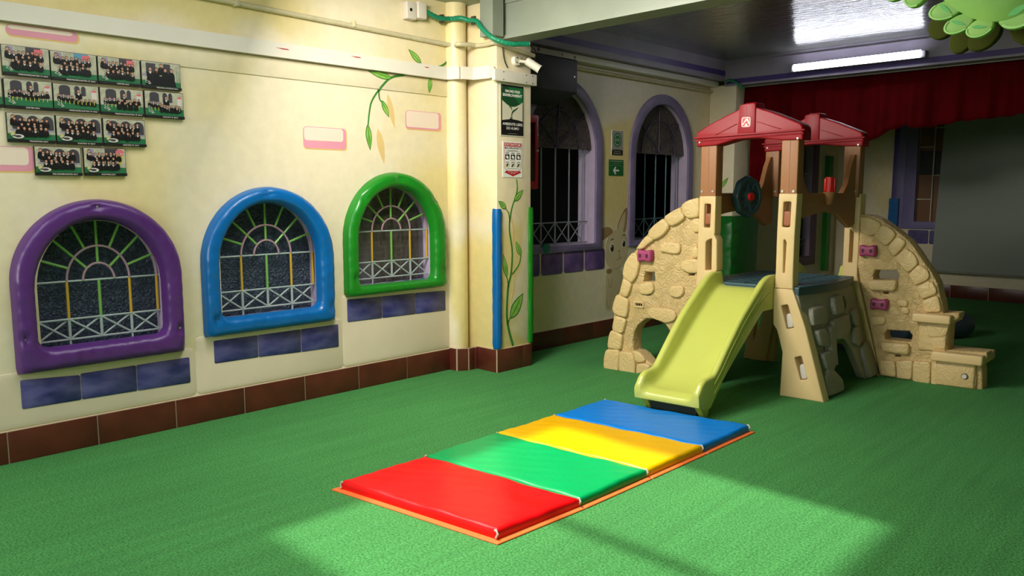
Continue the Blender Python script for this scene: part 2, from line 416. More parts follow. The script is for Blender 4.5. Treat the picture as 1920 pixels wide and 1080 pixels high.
# back, right and near walls; the near wall's opening is added for the fill lamp
g = G(); g.plate([(-5.4, 0), (4.2, 0), (4.2, 2.9), (-5.4, 2.9)], [[(-3.55, 1.0), (-2.5, 1.0), (-2.5, 2.4), (-3.55, 2.4)]], t=0.2, mi=0, mhole=1, fn=lambda x, z, d: (x, 11.7 - d, z))
wall_back = struct(g.build('wall_back', [M_CREAM, M_LILAC], smooth=0, origin=(0, 11.5, 0)))
g = G(); g.box((4.1, -4.6, 0), (4.2, 11.7, 2.9)); struct(g.build('wall_right', M_CREAM, smooth=0))
g = G(); g.plate([(-5.4, 0), (4.2, 0), (4.2, 2.9), (-5.4, 2.9)], [[(-3.95, 1.45), (0.15, 1.45), (0.15, 2.75), (-3.95, 2.75)]], t=.1, fn=lambda x, z, d: (x, -4.6 - d, z)); struct(g.build('wall_near', M_CREAM, smooth=0))

# pillar with a half-round column against it
g = G(); g.box((XW, 4.21, 0), (-4.27, 4.59, 2.82), bev=0.006)
cc = [(-4.625 + 0.085 * math.cos(t), 4.115 + 0.085 * math.sin(t)) for t in (math.radians(a) for a in range(-100, 101, 10))]
n = len(cc); vs = [(x, y, 0.0) for x, y in cc] + [(x, y, 2.82) for x, y in cc]
g.add(vs, [(i, i + 1, n + i + 1, n + i) for i in range(n - 1)])
pillar = struct(g.build('trim_1', M_CREAM, smooth=40, origin=(XW, 0, 0)))
g = G(); g.box((XW, 7.89, 0), (-4.31, 8.3, 2.56), bev=0.01); corner_pillar = struct(g.build('trim_2', M_CREAM, smooth=40, origin=(XW, 0, 0)))
# cross beam between the two ceilings
g = G(); g.box((-4.36, 4.13, 2.545), (-4.225, 4.24, 2.82)); g.box((-4.3, 4.285, 2.56), (4.1, 4.44, 2.82)); g.box((-4.3, 4.265, 2.535), (4.1, 4.46, 2.562))
g.box((-4.3, 4.27, 2.79), (4.1, 4.46, 2.82))
struct(g.build('trim_3', M_BEAM, smooth=0))
g = G(); g.box((XW, 4.6, 2.605), (-4.45, 7.9, 2.82)); g.box((XW, 4.6, 2.655), (-4.447, 7.9, 2.71), 1); struct(g.build('trim_4', [M_MOULD, M_STRIPE], smooth=0))
g = G(); g.box((-4.45, 7.89, 2.545), (4.1, 8.2, 2.82)); g.box((-4.44, 7.886, 2.565), (4.1, 7.9, 2.615), 1); g.box((-4.44, 7.875, 2.77), (4.1, 7.9, 2.785)); struct(g.build('trim_5', [M_MOULD, M_STRIPE], smooth=0))
# thin plastered cladding panels low on the left wall
M_PANEL = mat('cream_cladding_panel', (232, 214, 188), 0.5, var=0.06, vscale=4, bump=0.05, bscale=15)
for k, (y0, y1, zt) in enumerate(((-1.2, 1.985, 0.47), (1.995, 3.035, 0.53), (3.04, 4.04, 0.685))):
    zt = zt - 0.0
    g = G(WL); g.plate(rounded(y0, 0.178, y1, zt, 0.03), t=0.004, bev=0.0015, seg=2)
    g.build('cladding_panel', M_PANEL, wall_left, smooth=50)
# shallow ledge line under the duct
g = G(WL); g.plate([(-4, 2.13), (4.09, 2.124), (4.09, 2.243), (-4, 2.243)], t=0.008, bev=0.003, seg=2); g.build('plaster_ledge', M_CREAM, wall_left, smooth=50)

# baseboards: tiles on a strip of grout
def tiles(g, a, b, off, fn, h=0.17, pitch=0.435, gap=0.006):
    g.plate([(a, 0), (b, 0), (b, h), (a, h)], t=0.008, mi=1, fn=fn)
    e = a
    marks = [off + pitch * k for k in range(-20, 40)]
    marks = [a] + [m for m in marks if a + 0.03 < m < b - 0.03] + [b]
    for p, q in zip(marks, marks[1:]):
        g.plate([(p + gap / 2, 0), (q - gap / 2, 0), (q - gap / 2, h - 0.003), (p + gap / 2, h - 0.003)], t=0.014, bev=0.003, seg=2, mi=0, fn=fn)
g = G(); tiles(g, -4.5, 4.03, 0.986, WL); tiles(g, 4.6, 7.89, 5.41, WL, h=0.165); tiles(g, 8.3, 11.5, 8.6, WL)
# tiles round the column and the pillar
ring = [(-4.62, 4.03), (-4.545, 4.035), (-4.495, 4.11), (-4.50, 4.17), (-4.49, 4.2)]
for (x0, y0), (x1, y1) in zip(ring, ring[1:]):
    d = Vector((x1 - x0, y1 - y0)); L_ = d.length; d.normalize(); nn = Vector((d.y, -d.x))
    fn = lambda a, z, dd, x0=x0, y0=y0, d=d, nn=nn: (x0 + d.x * a + nn.x * dd, y0 + d.y * a + nn.y * dd, z)
    g.plate([(0, 0), (L_, 0), (L_, 0.178), (0, 0.178)], t=0.006, mi=1, fn=fn); g.plate([(0.003, 0), (L_ - 0.004, 0), (L_ - 0.004, 0.175), (0.003, 0.175)], t=0.012, bev=0.002, seg=2, fn=fn)
tiles(g, -4.50, -4.27, -9, plane_y(4.21), h=0.182); tiles(g, 4.2, 4.59, -9, plane_x(-4.27), h=0.182)
g.box((-4.63, 4.59, 0), (-4.262, 4.6, 0.18))
tiles(g, -4.63, -4.3, -9, plane_y(7.89)); tiles(g, 7.88, 8.3, -9, plane_x(-4.31))
struct(g.build('baseboard_left', [M_TILE, M_GROUT], smooth=40))
g = G(); tiles(g, -4.6, 4.1, -3.05, plane_y(11.5), pitch=0.45); struct(g.build('baseboard_back', [M_TILE, M_GROUT], smooth=40))

# ------------------------------------------------------------------ windows in the left wall
M_BARG = mat('green_bar_enamel', (120, 176, 82), 0.4); M_BARY = mat('yellow_bar_enamel', (206, 164, 50), 0.4)
M_BARP = mat('mauve_bar_enamel', (170, 138, 148), 0.45); M_BARW = mat('grey_bar_enamel', (168, 182, 178), 0.4, var=0.1, vscale=12)
def sunray_window(num, key, glassmat, curtain=False):
    y0, y1, zb, zs, zt = WIN[key]; c = (y0 + y1) / 2; w = (y1 - y0) / 2
    xb = XW - 0.085
    g = G(plane_x(XW - 0.15)); g.plate(arch(y0 - 0.02, y1 + 0.02, zb - 0.02, zs, zt + 0.02), t=0.008)
    win = struct(g.build('window_%d' % num, glassmat, smooth=0))
    h1 = zs + 0.018; h2 = zb + (h1 - zb) * 0.44; h3 = zb + (h1 - zb) * 0.14
    b = G(); P = lambda y, z, o=0.0: (xb + o, y, z)
    def bar(a, z, y2, z2, r, mi, o=0.0): b.tube([P(a, z, o), P(y2, z2, o)], r, 8, mi)
    bar(y0, h1, y1, h1, 0.0055, 3); bar(y0, h2, y1, h2, 0.0055, 3, .003); bar(y0, h3, y1, h3, 0.0055, 3, .003)
    cc = c + 0.0; step = w * 0.497; cols = [cc - step, cc, cc + step, cc + 2 * step - 0.012]
    for k, yy in enumerate(cols): bar(yy, h2, yy, h1, 0.0075 if k != 1 else 0.008, 1 if k != 1 else 0)
    for yy in cols[:3]: bar(yy, h3, yy, h2, 0.008, 3)
    for yy in (cols[0], cols[2]): bar(yy, zb, yy, h3, 0.006, 3)
    edges = [y0 + 0.01] + cols[:3] + [y1 - 0.012]
    for p, q in zip(edges, edges[1:]): bar(p, h2, q, h3, 0.0055, 3, .004); bar(p, h3, q, h2, 0.0055, 3, -.004)
    R = zt - h1
    for rr, hh in ((step * 1.0, R * 0.55), (step * 0.5, R * 0.27)):
        b.tube([P(cc + rr * math.cos(math.radians(a)), h1 + hh * math.sin(math.radians(a)), .004) for a in range(0, 181, 10)], 0.0065, 8, 2)
    b.tube([P(cc + (w - 0.01) * math.cos(math.radians(a)), h1 + (R - 0.01) * math.sin(math.radians(a)), 0) for a in range(0, 181, 10)], 0.006, 8, 2)
    for a, inner in ((22, 1), (45, 0), (67, 1), (90, 0), (113, 1), (135, 0), (158, 1)):
        ca, sa = math.cos(math.radians(a)), math.sin(math.radians(a))
        rr, hh = (step * 1.0, R * 0.55) if inner else (step * 0.5, R * 0.27)
        b.tube([P(cc + rr * ca, h1 + hh * sa, 0), P(cc + (w - .012) * ca, h1 + (R - .012) * sa, 0)], 0.0075, 8, 0)
    b.build('window_grille', [M_BARG, M_BARY, M_BARP, M_BARW], win, label='grille of painted bars: green sunrays, mauve arcs, grey crosses')
    # painted sill inside the opening
    g = G(plane_x(XW - 0.14)); g.plate([(y0, zb), (y1, zb), (y1, zb + 0.012), (y0, zb + 0.012)], t=0.02); g.build('window_sill', mat('blue_sill_paint', (60, 70, 160), 0.5, var=0.4, vscale=12, rgb2=(190, 180, 205)), win)
    if curtain:
        cg = G(); pts = []; ny = 60
        xs = [XW - 0.235 + 0.018 * math.sin(k * 0.9) for k in range(ny + 1)]
        vs = [(xs[k], y0 - 0.1 + (y1 - y0 + 0.2) * k / ny, z) for z in (zb - 0.05, zt + 0.05) for k in range(ny + 1)]
        cg.add(vs, [(k, k + 1, ny + 2 + k, ny + 1 + k) for k in range(ny)])
        cm = mat('patterned_foil_curtain', (92, 78, 70), 0.35)
        N = cm.node_tree.nodes; L = cm.node_tree.links; P_ = N['Principled BSDF']
        tc = N.new('ShaderNodeTexCoord'); sx = N.new('ShaderNodeSeparateXYZ'); L.new(tc.outputs['Object'], sx.inputs[0])
        v = N.new('ShaderNodeTexVoronoi'); v.inputs['Scale'].default_value = 24; v.distance = 'CHEBYCHEV'; v.inputs['Randomness'].default_value = 0.25; L.new(tc.outputs['Object'], v.inputs['Vector'])
        r = N.new('ShaderNodeValToRGB'); L.new(v.outputs['Distance'], r.inputs[0]); r.color_ramp.interpolation = 'CONSTANT'
        r.color_ramp.elements[0].color = lin((74, 64, 58)); r.color_ramp.elements[1].position = 0.42; r.color_ramp.elements[1].color = lin((150, 136, 122))
        r2 = N.new('ShaderNodeValToRGB'); r2.color_ramp.interpolation = 'LINEAR'; mr = N.new('ShaderNodeMapRange')
        mr.inputs[1].default_value = -0.45; mr.inputs[2].default_value = 0.45; L.new(sx.outputs[1], mr.inputs[0]); L.new(mr.outputs[0], r2.inputs[0])
        els = r2.color_ramp.elements; els[0].position = 0.27; els[0].color = (0, 0, 0, 1); els[1].position = 0.31; els[1].color = (1, 1, 1, 1)
        e = els.new(0.42); e.color = (1, 1, 1, 1); e = els.new(0.47); e.color = (0, 0, 0, 1)
        mx = N.new('ShaderNodeMix'); mx.data_type = 'RGBA'; mx.blend_type = 'ADD'; L.new(r2.outputs[0], mx.inputs[0]); L.new(r.outputs[0], mx.inputs[6]); mx.inputs[7].default_value = (0.55, 0.56, 0.6, 1)
        L.new(mx.outputs[2], P_.inputs['Base Color'])
        o = cg.build('patterned_curtain', cm, smooth=60); tag(o, 'silver and brown patterned curtain behind the green padded window', 'curtain')
    return win
sunray_window(1, 'purple', GLASS_BLUE); sunray_window(2, 'blue', GLASS_BLUE); sunray_window(3, 'green', GLASS_CLEAR, curtain=True)

def arch_ring(fn, outer, inner, t, bev=0.004, mi=0, g=None):
    g = g or G(fn); g.plate(outer, [inner], t=t, bev=bev, seg=2, mi=mi, fn=fn); return g
for k, (y0, y1, zb, zs, zt) in enumerate(REC):
    g = G(plane_x(XW - 0.05)); zg = 1.79
    up = [p for p in arch(y0 - 0.01, y1 + 0.01, zb, zs, zt + 0.01) if p[1] >= zg]; up = [(y1 + 0.01, zg)] + up + [(y0 - 0.01, zg)]
    g.plate(up, t=0.008); win = struct(g.build('window_%d' % (4 + k), GLASS_BROWN, smooth=0))
    o_ = arch(y0 - 0.095, y1 + 0.10, zb - 0.06, zs + 0.02, zt + 0.10, rc=0.01)
    g = arch_ring(WL, o_, arch(y0, y1, zb, zs, zt), 0.022); g.build('window_frame', mat('lilac_frame_paint', (132, 118, 158), 0.5, var=0.3, vscale=7), win)
    g = G(); R = plane_x(XW - 0.035)
    cc = (y0 + y1) / 2
    g.tube([(XW - 0.038, cc + 0.30 * math.cos(math.radians(a)), 1.8 + 0.33 * math.sin(math.radians(a))) for a in range(0, 181, 12)], 0.006)
    for a in (40, 90, 140): g.tube([(XW - 0.038, cc + 0.0 * math.cos(math.radians(a)), 1.8), (XW - 0.038, cc + 0.47 * math.cos(math.radians(a)), 1.8 + 0.5 * math.sin(math.radians(a)))], 0.006)
    g.build('tracery', mat('dark_violet_bar', (56, 48, 78), 0.5), win)
    g = G(); n = 5; hb = zb + 0.205
    for i in range(1, n + 1):
        yy = y0 + (y1 - y0) * (i - 0.4) / n; g.tube([(XW - 0.09, yy, zb), (XW - 0.09, yy, zg + 0.04)], 0.007)
    for zz in (hb, zb + 0.012): g.tube([(XW - 0.088, y0, zz), (XW - 0.088, y1, zz)], 0.006)
    yy = [y0] + [y0 + (y1 - y0) * (i - 0.4) / n for i in range(1, n + 1)]
    for p, q in zip(yy, yy[1:]): g.tube([(XW - 0.085, p, hb), (XW - 0.085, q, zb + .012)], 0.005); g.tube([(XW - 0.092, p, zb + .012), (XW - 0.092, q, hb)], 0.005)
    g.build('window_grille', mat('grille_enamel_%d' % k, ((140, 142, 150), (64, 104, 112))[k], 0.45), win)
g = G(plane_x(XW - 0.12)); g.plate([(10.19, 0.52), (10.66, 0.52), (10.66, 2.1), (10.19, 2.1)], t=0.008); win = struct(g.build('window_6', GLASS_BLUE, smooth=0))
g = arch_ring(WL, [(10.05, 0.4), (10.8, 0.4), (10.8, 2.2), (10.05, 2.2)], [(10.19, 0.52), (10.66, 0.52), (10.66, 2.1), (10.19, 2.1)], 0.03); g.build('window_frame', mat('plum_frame_paint', (112, 74, 100), 0.5, var=0.2), win)
g = G()
for z in (0.75, 1.17, 1.65): g.tube([(XW - 0.06, 10.19, z), (XW - 0.06, 10.66, z)], 0.007)
g.tube([(XW - 0.06, 10.36, 0.52), (XW - 0.06, 10.36, 2.1)], 0.008); g.tube([(XW - 0.06, 10.19, 0.52), (XW - 0.06, 10.66, 0.75)], 0.006)
g.build('window_grille', M_BARW, win)
# window in the back wall
g = G(plane_y(11.6)); g.plate([(-3.55, 1.0), (-2.5, 1.0), (-2.5, 2.4), (-3.55, 2.4)], t=0.008); 
g.plate([(-3.55, 1.63), (-2.5, 1.63), (-2.5, 1.95), (-3.55, 1.95)], t=0.004, d0=0.008, mi=1)
win = struct(g.build('window_7', [mat('brown_pane', (128, 84, 44), 0.3, var=0.15, vscale=3), mat('black_pane', (18, 20, 22), 0.25)], smooth=0))
g = G(plane_y(11.5)); g.plate([(-3.70, 0.90), (-2.4, 0.90), (-2.4, 2.5), (-3.70, 2.5)], [[(-3.55, 1.0), (-2.5, 1.0), (-2.5, 2.4), (-3.55, 2.4)]], t=0.035, bev=0.006)
g.plate([(-3.86, 0.9), (-3.79, 0.9), (-3.79, 2.5), (-3.86, 2.5)], t=0.02, bev=0.004, mi=1); g.plate([(-3.79, 0.9), (-3.70, 0.9), (-3.70, 2.5), (-3.79, 2.5)], t=0.028, bev=0.004)
g.build('window_frame', [mat('lilac_frame_paint_back', (128, 118, 168), 0.5, var=0.2), M_STRIPE], win)
g = G()
for i, x in enumerate((-3.37, -3.14, -2.9, -2.66)): g.tube([(x, 11.56, 1.0), (x, 11.56, 2.4)], 0.009)
for i, (a, b) in enumerate(((-3.55, -3.37), (-3.37, -3.14), (-3.14, -2.9))):
    for z in ((1.3, 2.0) if i % 2 == 0 else (1.62, 2.25)): g.tube([(a, 11.56, z), (b, 11.56, z)], 0.008)
g.build('window_grille', mat('cream_grille_enamel', (214, 204, 178), 0.4), win)
g = G(plane_y(11.5))
for a, b in ((-3.62, -3.36), (-3.35, -3.05), (-3.04, -2.7)): g.plate(rounded(a, 0.70, b, 0.885, 0.02), t=0.003)
build_each(g, 'painted_brick', mat('violet_brick_paint', (88, 74, 140), 0.5, var=0.4, vscale=12), wall_back)

# ------------------------------------------------------------------ paintings on the wall (part of the wall)
M_BRICKB = mat('indigo_brick_paint', (46, 46, 108), 0.4, vscale=6, rgb2=(96, 92, 146), detail=5, stretch=(1, 1, 2.2))
M_BORDER = mat('cream_brick_border', (214, 204, 178), 0.5)
def brickrow(cols, tops, bots, m):
    for (a, b), (ta, tb), (ba, bb) in zip(cols, tops, bots):
        g = G(WL); g.plate(inset_round([(a + .0015, ba - .004), (b - .0015, bb - .004), (b - .0015, tb + .004), (a + .0015, ta + .004)]), d0=0.004, t=0.003, bev=0.001, seg=1)
        g.build('painted_brick', m, wall_left, smooth=50)
def inset_round(q): return cut(q, 0.006)
brickrow([(1.062, 1.35), (1.35, 1.645), (1.645, 1.955)], [(0.425, 0.405), (0.412, 0.412), (0.412, 0.412)], [(0.278, 0.275), (0.275, 0.27), (0.27, 0.264)], M_BRICKB)
brickrow([(2.107, 2.40), (2.40, 2.71), (2.71, 3.005)], [(0.49, 0.487), (0.487, 0.486), (0.486, 0.485)], [(0.356, 0.352), (0.352, 0.34), (0.34, 0.334)], M_BRICKB)
brickrow([(3.08, 3.38), (3.38, 3.69), (3.69, 3.99)], [(0.65, 0.645), (0.645, 0.64), (0.64, 0.632)], [(0.498, 0.493), (0.493, 0.488), (0.488, 0.483)], M_BRICKB)
M_BRICKV = mat('violet_wall_brick', (92, 66, 128), 0.5, vscale=7, rgb2=(126, 98, 150))
for a, b in ((4.75, 5.09), (5.11, 5.40), (5.42, 5.70), (5.72, 6.02)):
    g = G(WL); g.plate(rounded(a, 0.665, b, 0.865, 0.03), t=0.005, bev=0.002, seg=2); g.build('painted_brick', M_BRICKV, wall_left, smooth=50, label='violet painted brick')
M_PINK = mat('pink_brick_paint', (226, 150, 170), 0.5, var=0.1); M_PINKL = mat('pale_pink_brick_paint', (236, 214, 196), 0.5, var=0.05)
M_ORGL = mat('amber_brush_shadow', (226, 184, 110), 0.5)
for (a, b, z0, z1, lo) in ((2.78, 3.11, 1.693, 1.833, .05), (3.63, 3.966, 1.866, 1.998, .012), (1.12, 1.45, 2.186, 2.24, .03), (0.8, 1.203, 1.51, 1.634, .03)):
    g = G(lambda y, z, d, q=(.008 if z1 == 2.24 else 0): (XW + d + q, y, z)); g.plate(rounded(a, z0 - .008, b + .008, z1, 0.025), t=0.0012, mi=2); g.plate(rounded(a, z0, b, z1, 0.025), t=0.002, mi=0); g.plate(rounded(a + .006, z0 + lo, b - .022, z1 - .004, 0.02), t=0.0028, mi=1)
    g.build('painted_brick', [M_PINK, M_PINKL, M_ORGL], wall_left, label='pink shaded painted brick')
# painted vines
M_VINE = mat('vine_green_paint', (56, 128, 48), 0.5, var=0.2, vscale=15); M_LEAF = mat('leaf_green_paint', (110, 168, 62), 0.5, rgb2=(158, 200, 92), vscale=12)
M_LEAFD = mat('leaf_dark_paint', (52, 116, 40), 0.5); M_OCHRE = mat('ochre_brush_shadow', (222, 190, 128), 0.5, var=0.05)
def ribbon(g, pts, w0, w1, mi, d0=0.0, t=0.002):
    pts = spline(pts, 6); n = len(pts); L_, R_ = [], []
    for i, p in enumerate(pts):
        a = Vector(pts[max(i - 1, 0)]); b = Vector(pts[min(i + 1, n - 1)]); d = (b - a).normalized(); nn = Vector((-d.y, d.x)); w = (w0 + (w1 - w0) * i / (n - 1)) / 2
        L_.append(tuple(Vector(p) + nn * w)); R_.append(tuple(Vector(p) - nn * w))
    for i in range(n - 1): g.plate([L_[i], R_[i], R_[i + 1], L_[i + 1]], t=t, d0=d0, mi=mi, back=False)
def leafshape(base, tip, w, k=10):
    b, t = Vector(base), Vector(tip); d = t - b; nn = Vector((-d.y, d.x)).normalized(); o = []
    for i in range(k + 1):
        u = i / k; o.append(tuple(b + d * u + nn * w * math.sin(math.pi * u ** 0.8) / 2))
    for i in range(k - 1, 0, -1):
        u = i / k; o.append(tuple(b + d * u - nn * w * math.sin(math.pi * u ** 0.8) / 2))
    return o
def leaf(g, base, tip, w, d=0.0):
    g.plate(leafshape(base, tip, w), t=0.0022, d0=d, mi=2, back=False)
    b, t = Vector(base), Vector(tip)
    g.plate(leafshape(b.lerp(t, .06), b.lerp(t, .93), w * 0.78), t=0.0028, d0=d, mi=1, back=False)
    g.plate(leafshape(b, b.lerp(t, .9), w * 0.10), t=0.0034, d0=d, mi=0, back=False)
VM = [M_VINE, M_LEAF, M_LEAFD, M_OCHRE]
g = G(WL)
for b, t, w in (((3.47, 2.10), (3.53, 1.86), .05), ((3.38, 1.85), (3.43, 1.60), .06)): g.plate(leafshape(b, t, w), t=0.001, d0=.008 if b[1] > 2.12 else 0, mi=3, back=False)
ribbon(g, [(4.06, 2.49), (4.045, 2.40), (3.99, 2.355), (3.93, 2.335)], .02, .014, 0)
ribbon(g, [(3.62, 2.245), (3.50, 2.215), (3.42, 2.15), (3.395, 2.12)], .016, .014, 0, .008)
ribbon(g, [(3.50, 2.215), (3.42, 2.235)], .01, .008, 0, .008)
ribbon(g, [(3.395, 2.12), (3.325, 2.02), (3.295, 1.86)], .014, .01, 0); ribbon(g, [(3.395, 2.12), (3.40, 2.06), (3.425, 2.03)], .012, .008, 0)
leaf(g, (3.293, 1.875), (3.31, 1.695), .05); leaf(g, (3.42, 2.05), (3.48, 1.935), .045); leaf(g, (3.785, 2.345), (3.665, 2.435), .05); leaf(g, (3.51, 2.21), (3.30, 2.24), .05, .008); leaf(g, (3.865, 2.25), (3.85, 2.137), .04, .008)
g.build('painted_vine', VM, wall_left, label='green vine painted below the white duct')
g = G(plane_x(-4.27))
ribbon(g, [(4.35, 1.25), (4.39, 1.1), (4.375, 0.9), (4.40, 0.75), (4.36, 0.5)], .02, .01, 3, t=.001)
ribbon(g, [(4.385, 0.19), (4.335, 0.33), (4.315, 0.46), (4.33, 0.66), (4.365, 0.78), (4.375, 0.95), (4.345, 1.12), (4.37, 1.27), (4.43, 1.41), (4.425, 1.50)], .024, .008, 0)
ribbon(g, [(4.35, 1.17), (4.335, 1.24), (4.29, 1.29)], .010, .006, 0); ribbon(g, [(4.375, .76), (4.45, .83), (4.475, .90)], .012, .008, 0); ribbon(g, [(4.335, .66), (4.32, .73), (4.30, .76)], .010, .008, 0); ribbon(g, [(4.32, .36), (4.35, .42), (4.40, .47)], .010, .008, 0)
leaf(g, (4.31, 1.275), (4.225, 1.335), .05); leaf(g, (4.40, 1.33), (4.50, 1.42), .05); leaf(g, (4.475, .90), (4.415, 1.02), .05); leaf(g, (4.315, .74), (4.275, .93), .05); leaf(g, (4.355, .41), (4.50, .60), .10)
g.build('painted_vine', VM, pillar, label='tall leafy green vine painted on the pillar')
g = G(plane_y(7.89)); leaf(g, (-4.47, 1.44), (-4.37, 1.56), .05); struct_leaf = g.build('painted_leaf', VM, corner_pillar, label='green leaf painted on the far pillar')
# rabbit painted between the dark windows
g = G(WL)
RM = [mat('fawn_rabbit_paint', (212, 194, 152), 0.5, var=0.12, vscale=6), mat('tan_rabbit_paint', (164, 132, 88), 0.5, var=0.15, vscale=8), mat('black_line_paint', (30, 22, 18), 0.5), mat('pale_paint', (222, 214, 190), 0.5)]
g.plate(chaikin([(6.06, .66), (6.04, .50), (6.05, .36), (6.04, .25), (6.16, .235), (6.17, .36), (6.30, .30), (6.36, .45), (6.32, .66)], 2), t=.001, mi=0, back=False)
g.plate(chaikin([(6.17, 1.02), (6.08, 1.075), (5.95, 1.05), (5.885, .92), (5.895, .86), (5.96, .93), (6.07, .97)], 2), t=.0030, mi=1, back=False)
g.plate(chaikin([(6.215, 1.0), (6.235, 1.12), (6.385, 1.29), (6.385, 1.12), (6.35, .98)], 2), t=.0015, mi=1, back=False)
g.plate(chaikin([(6.225, 1.0), (6.245, 1.10), (6.36, 1.24), (6.345, 1.1), (6.30, .98)], 2), t=.002, mi=0, back=False)
g.plate(chaikin([(6.04, .93), (6.12, 1.02), (6.26, 1.045), (6.38, .98), (6.41, .84), (6.36, .70), (6.22, .64), (6.08, .67), (6.02, .78)], 2), t=.0025, mi=0, back=False); g.plate(ell(6.10, .635, .045, .025, 12), t=.0027, mi=1, back=False)
for yy, zz, r in ((6.135, .86, .038), (6.325, .895, .034)):
    g.plate(ell(yy, zz, r, r * 1.25, 16), t=.003, mi=3, back=False); g.plate(ell(yy + .006, zz - .003, r * .68, r * .95, 16), t=.0035, mi=2, back=False); g.plate(ell(yy - .006, zz + .014, r * .2, r * .25, 8), t=.004, mi=3, back=False)
    g.plate([(yy - .035, zz + .068), (yy, zz + .092), (yy + .03, zz + .085), (yy + .03, zz + .078), (yy, zz + .082)], t=.003, mi=2, back=False)
g.plate([(6.235, .825), (6.275, .832), (6.255, .805)], t=.003, mi=1, back=False); ribbon(g, [(6.215, .745), (6.24, .735), (6.258, .76), (6.258, .80)], .004, .004, 2, 0, .003); ribbon(g, [(6.258, .76), (6.28, .745), (6.30, .76)], .004, .004, 2, 0, .003)
for yy, zz in ((6.09, .47), (6.07, .27)): ribbon(g, [(yy, zz + .09), (yy + .01, zz + .03), (yy + .035, zz), (yy + .05, zz + .03), (yy + .05, zz + .09)], .006, .006, 1, 0, .002)
g.build('painted_rabbit', RM, wall_left, label='fawn rabbit painted between the dark windows')
g = G(WL); g.plate(ell(5.155, .905, .05, .045, 12), t=.024, mi=0); g.build('painted_dot', mat('teal_dot_paint', (24, 112, 96), 0.5), wall_left, label='teal round dot under the dark window')
# ------------------------------------------------------------------ padded window frames
def pad_frame(name, outer, inner, color, dents, label, h=0.075):
    """puffy vinyl ring between two outlines, fixed with nails that pull the vinyl in"""
    N_ = 120
    def samp(y0, y1, zb, zs, zt, rc):
        pts = arch(y0, y1, zb, zs, zt, n=40, rc=rc); P_ = [Vector(p) for p in pts + pts[:1]]
        c = Vector(((y0 + y1) / 2, zs - 0.08)); out = []
        for k in range(N_):
            a = 2 * math.pi * k / N_ - math.pi / 2; d = Vector((math.cos(a), math.sin(a))); best = None
            for p, q in zip(P_, P_[1:]):
                e = q - p; den = d.x * e.y - d.y * e.x
                if abs(den) < 1e-9: continue
                w = p - c; t = (w.x * e.y - w.y * e.x) / den; s_ = (w.x * d.y - w.y * d.x) / den
                if t > 0 and -1e-6 <= s_ <= 1 + 1e-6 and (best is None or t < best): best = t
            out.append(c + d * best)
        return out
    O_ = samp(*outer, 0.012); I_ = samp(*inner, 0.05); M_ = 14; vs = []; rnd = random.Random(name)
    ph = rnd.random() * 6
    for k in range(N_):
        for j in range(M_ + 1):
            t = j / M_; p = O_[k].lerp(I_[k], t); z = h * (1 - abs(2 * t - 1) ** 3.2) ** 0.5
            z += 0.0025 * math.sin(k * 0.55 + ph) * math.sin(math.pi * t) + 0.002 * math.sin(k * 1.7 + 5 * t)
            for dy, dz in dents:
                dd = p - Vector((dy, dz)); r = dd.length
                z -= (00.018 * math.exp(-(r / 0.018) ** 2) + 0.014 * math.exp(-(r / 0.04) ** 2) * (0.5 + 0.5 * math.cos(7 * math.atan2(dd.y, dd.x)))) * (1 if 0 < t < 1 else 0)
            vs.append((XW + 0.003 + max(z, 0), p.x, p.y))
    fs = [(k * (M_ + 1) + j, ((k + 1) % N_) * (M_ + 1) + j, ((k + 1) % N_) * (M_ + 1) + j + 1, k * (M_ + 1) + j + 1) for k in range(N_) for j in range(M_)]
    fs += [(k * (M_ + 1), k * (M_ + 1) + M_, ((k + 1) % N_) * (M_ + 1) + M_, ((k + 1) % N_) * (M_ + 1)) for k in range(N_)]
    r = root(name, (XW, (outer[0] + outer[1]) / 2, outer[2]), label, 'window frame', 'padded vinyl frames around the front windows')
    g = G(); g.add(vs, fs); m = mat(color[0], color[1], 0.3, bump=0.12, bscale=30, bdist=0.006, var=0.08, vscale=6); g.build('padding', m, r, smooth=60)
    mn = mat('steel_nail', (210, 206, 200), 0.3, metal=0.8)
    for dy, dz in dents:
        g = G(); g.cyl((XW + 0.02, dy, dz), (XW + h - 0.016, dy, dz), 0.006, 10); g.build('nail', mn, r)
    g = G(WL); g.plate(arch(outer[0] + .012, outer[1] - .012, outer[2] + .012, outer[3], outer[4] - .012, rc=.01), [arch(inner[0] - .01, inner[1] + .01, inner[2] - .01, inner[3], inner[4] + .01)], t=0.012); g.build('backing', m, r, smooth=0)
    return r
pad_frame('padded_window_frame', (1.05, 1.925, 0.458, 0.93, 1.365), (1.158, 1.81, 0.585, 0.885, 1.252), ('purple_vinyl', (88, 44, 118)), [(1.475, 1.325), (1.09, 0.645), (1.885, 0.61)], 'purple padded vinyl frame around the leftmost arched window')
pad_frame('padded_window_frame', (2.05, 2.965, 0.52, 0.97, 1.437), (2.155, 2.84, 0.632, 0.955, 1.333), ('blue_vinyl', (0, 98, 168)), [(2.48, 1.395), (2.105, 0.635), (2.925, 0.63)], 'blue padded vinyl frame around the middle arched window')
pad_frame('padded_window_frame', (3.06, 3.97, 0.672, 1.07, 1.545), (3.165, 3.84, 0.745, 1.06, 1.432), ('green_vinyl', (24, 128, 30)), [(3.52, 1.505), (3.20, 1.36), (3.12, 0.80), (3.92, 0.80), (3.86, 1.34)], 'green padded vinyl frame around the arched window nearest the pillar')

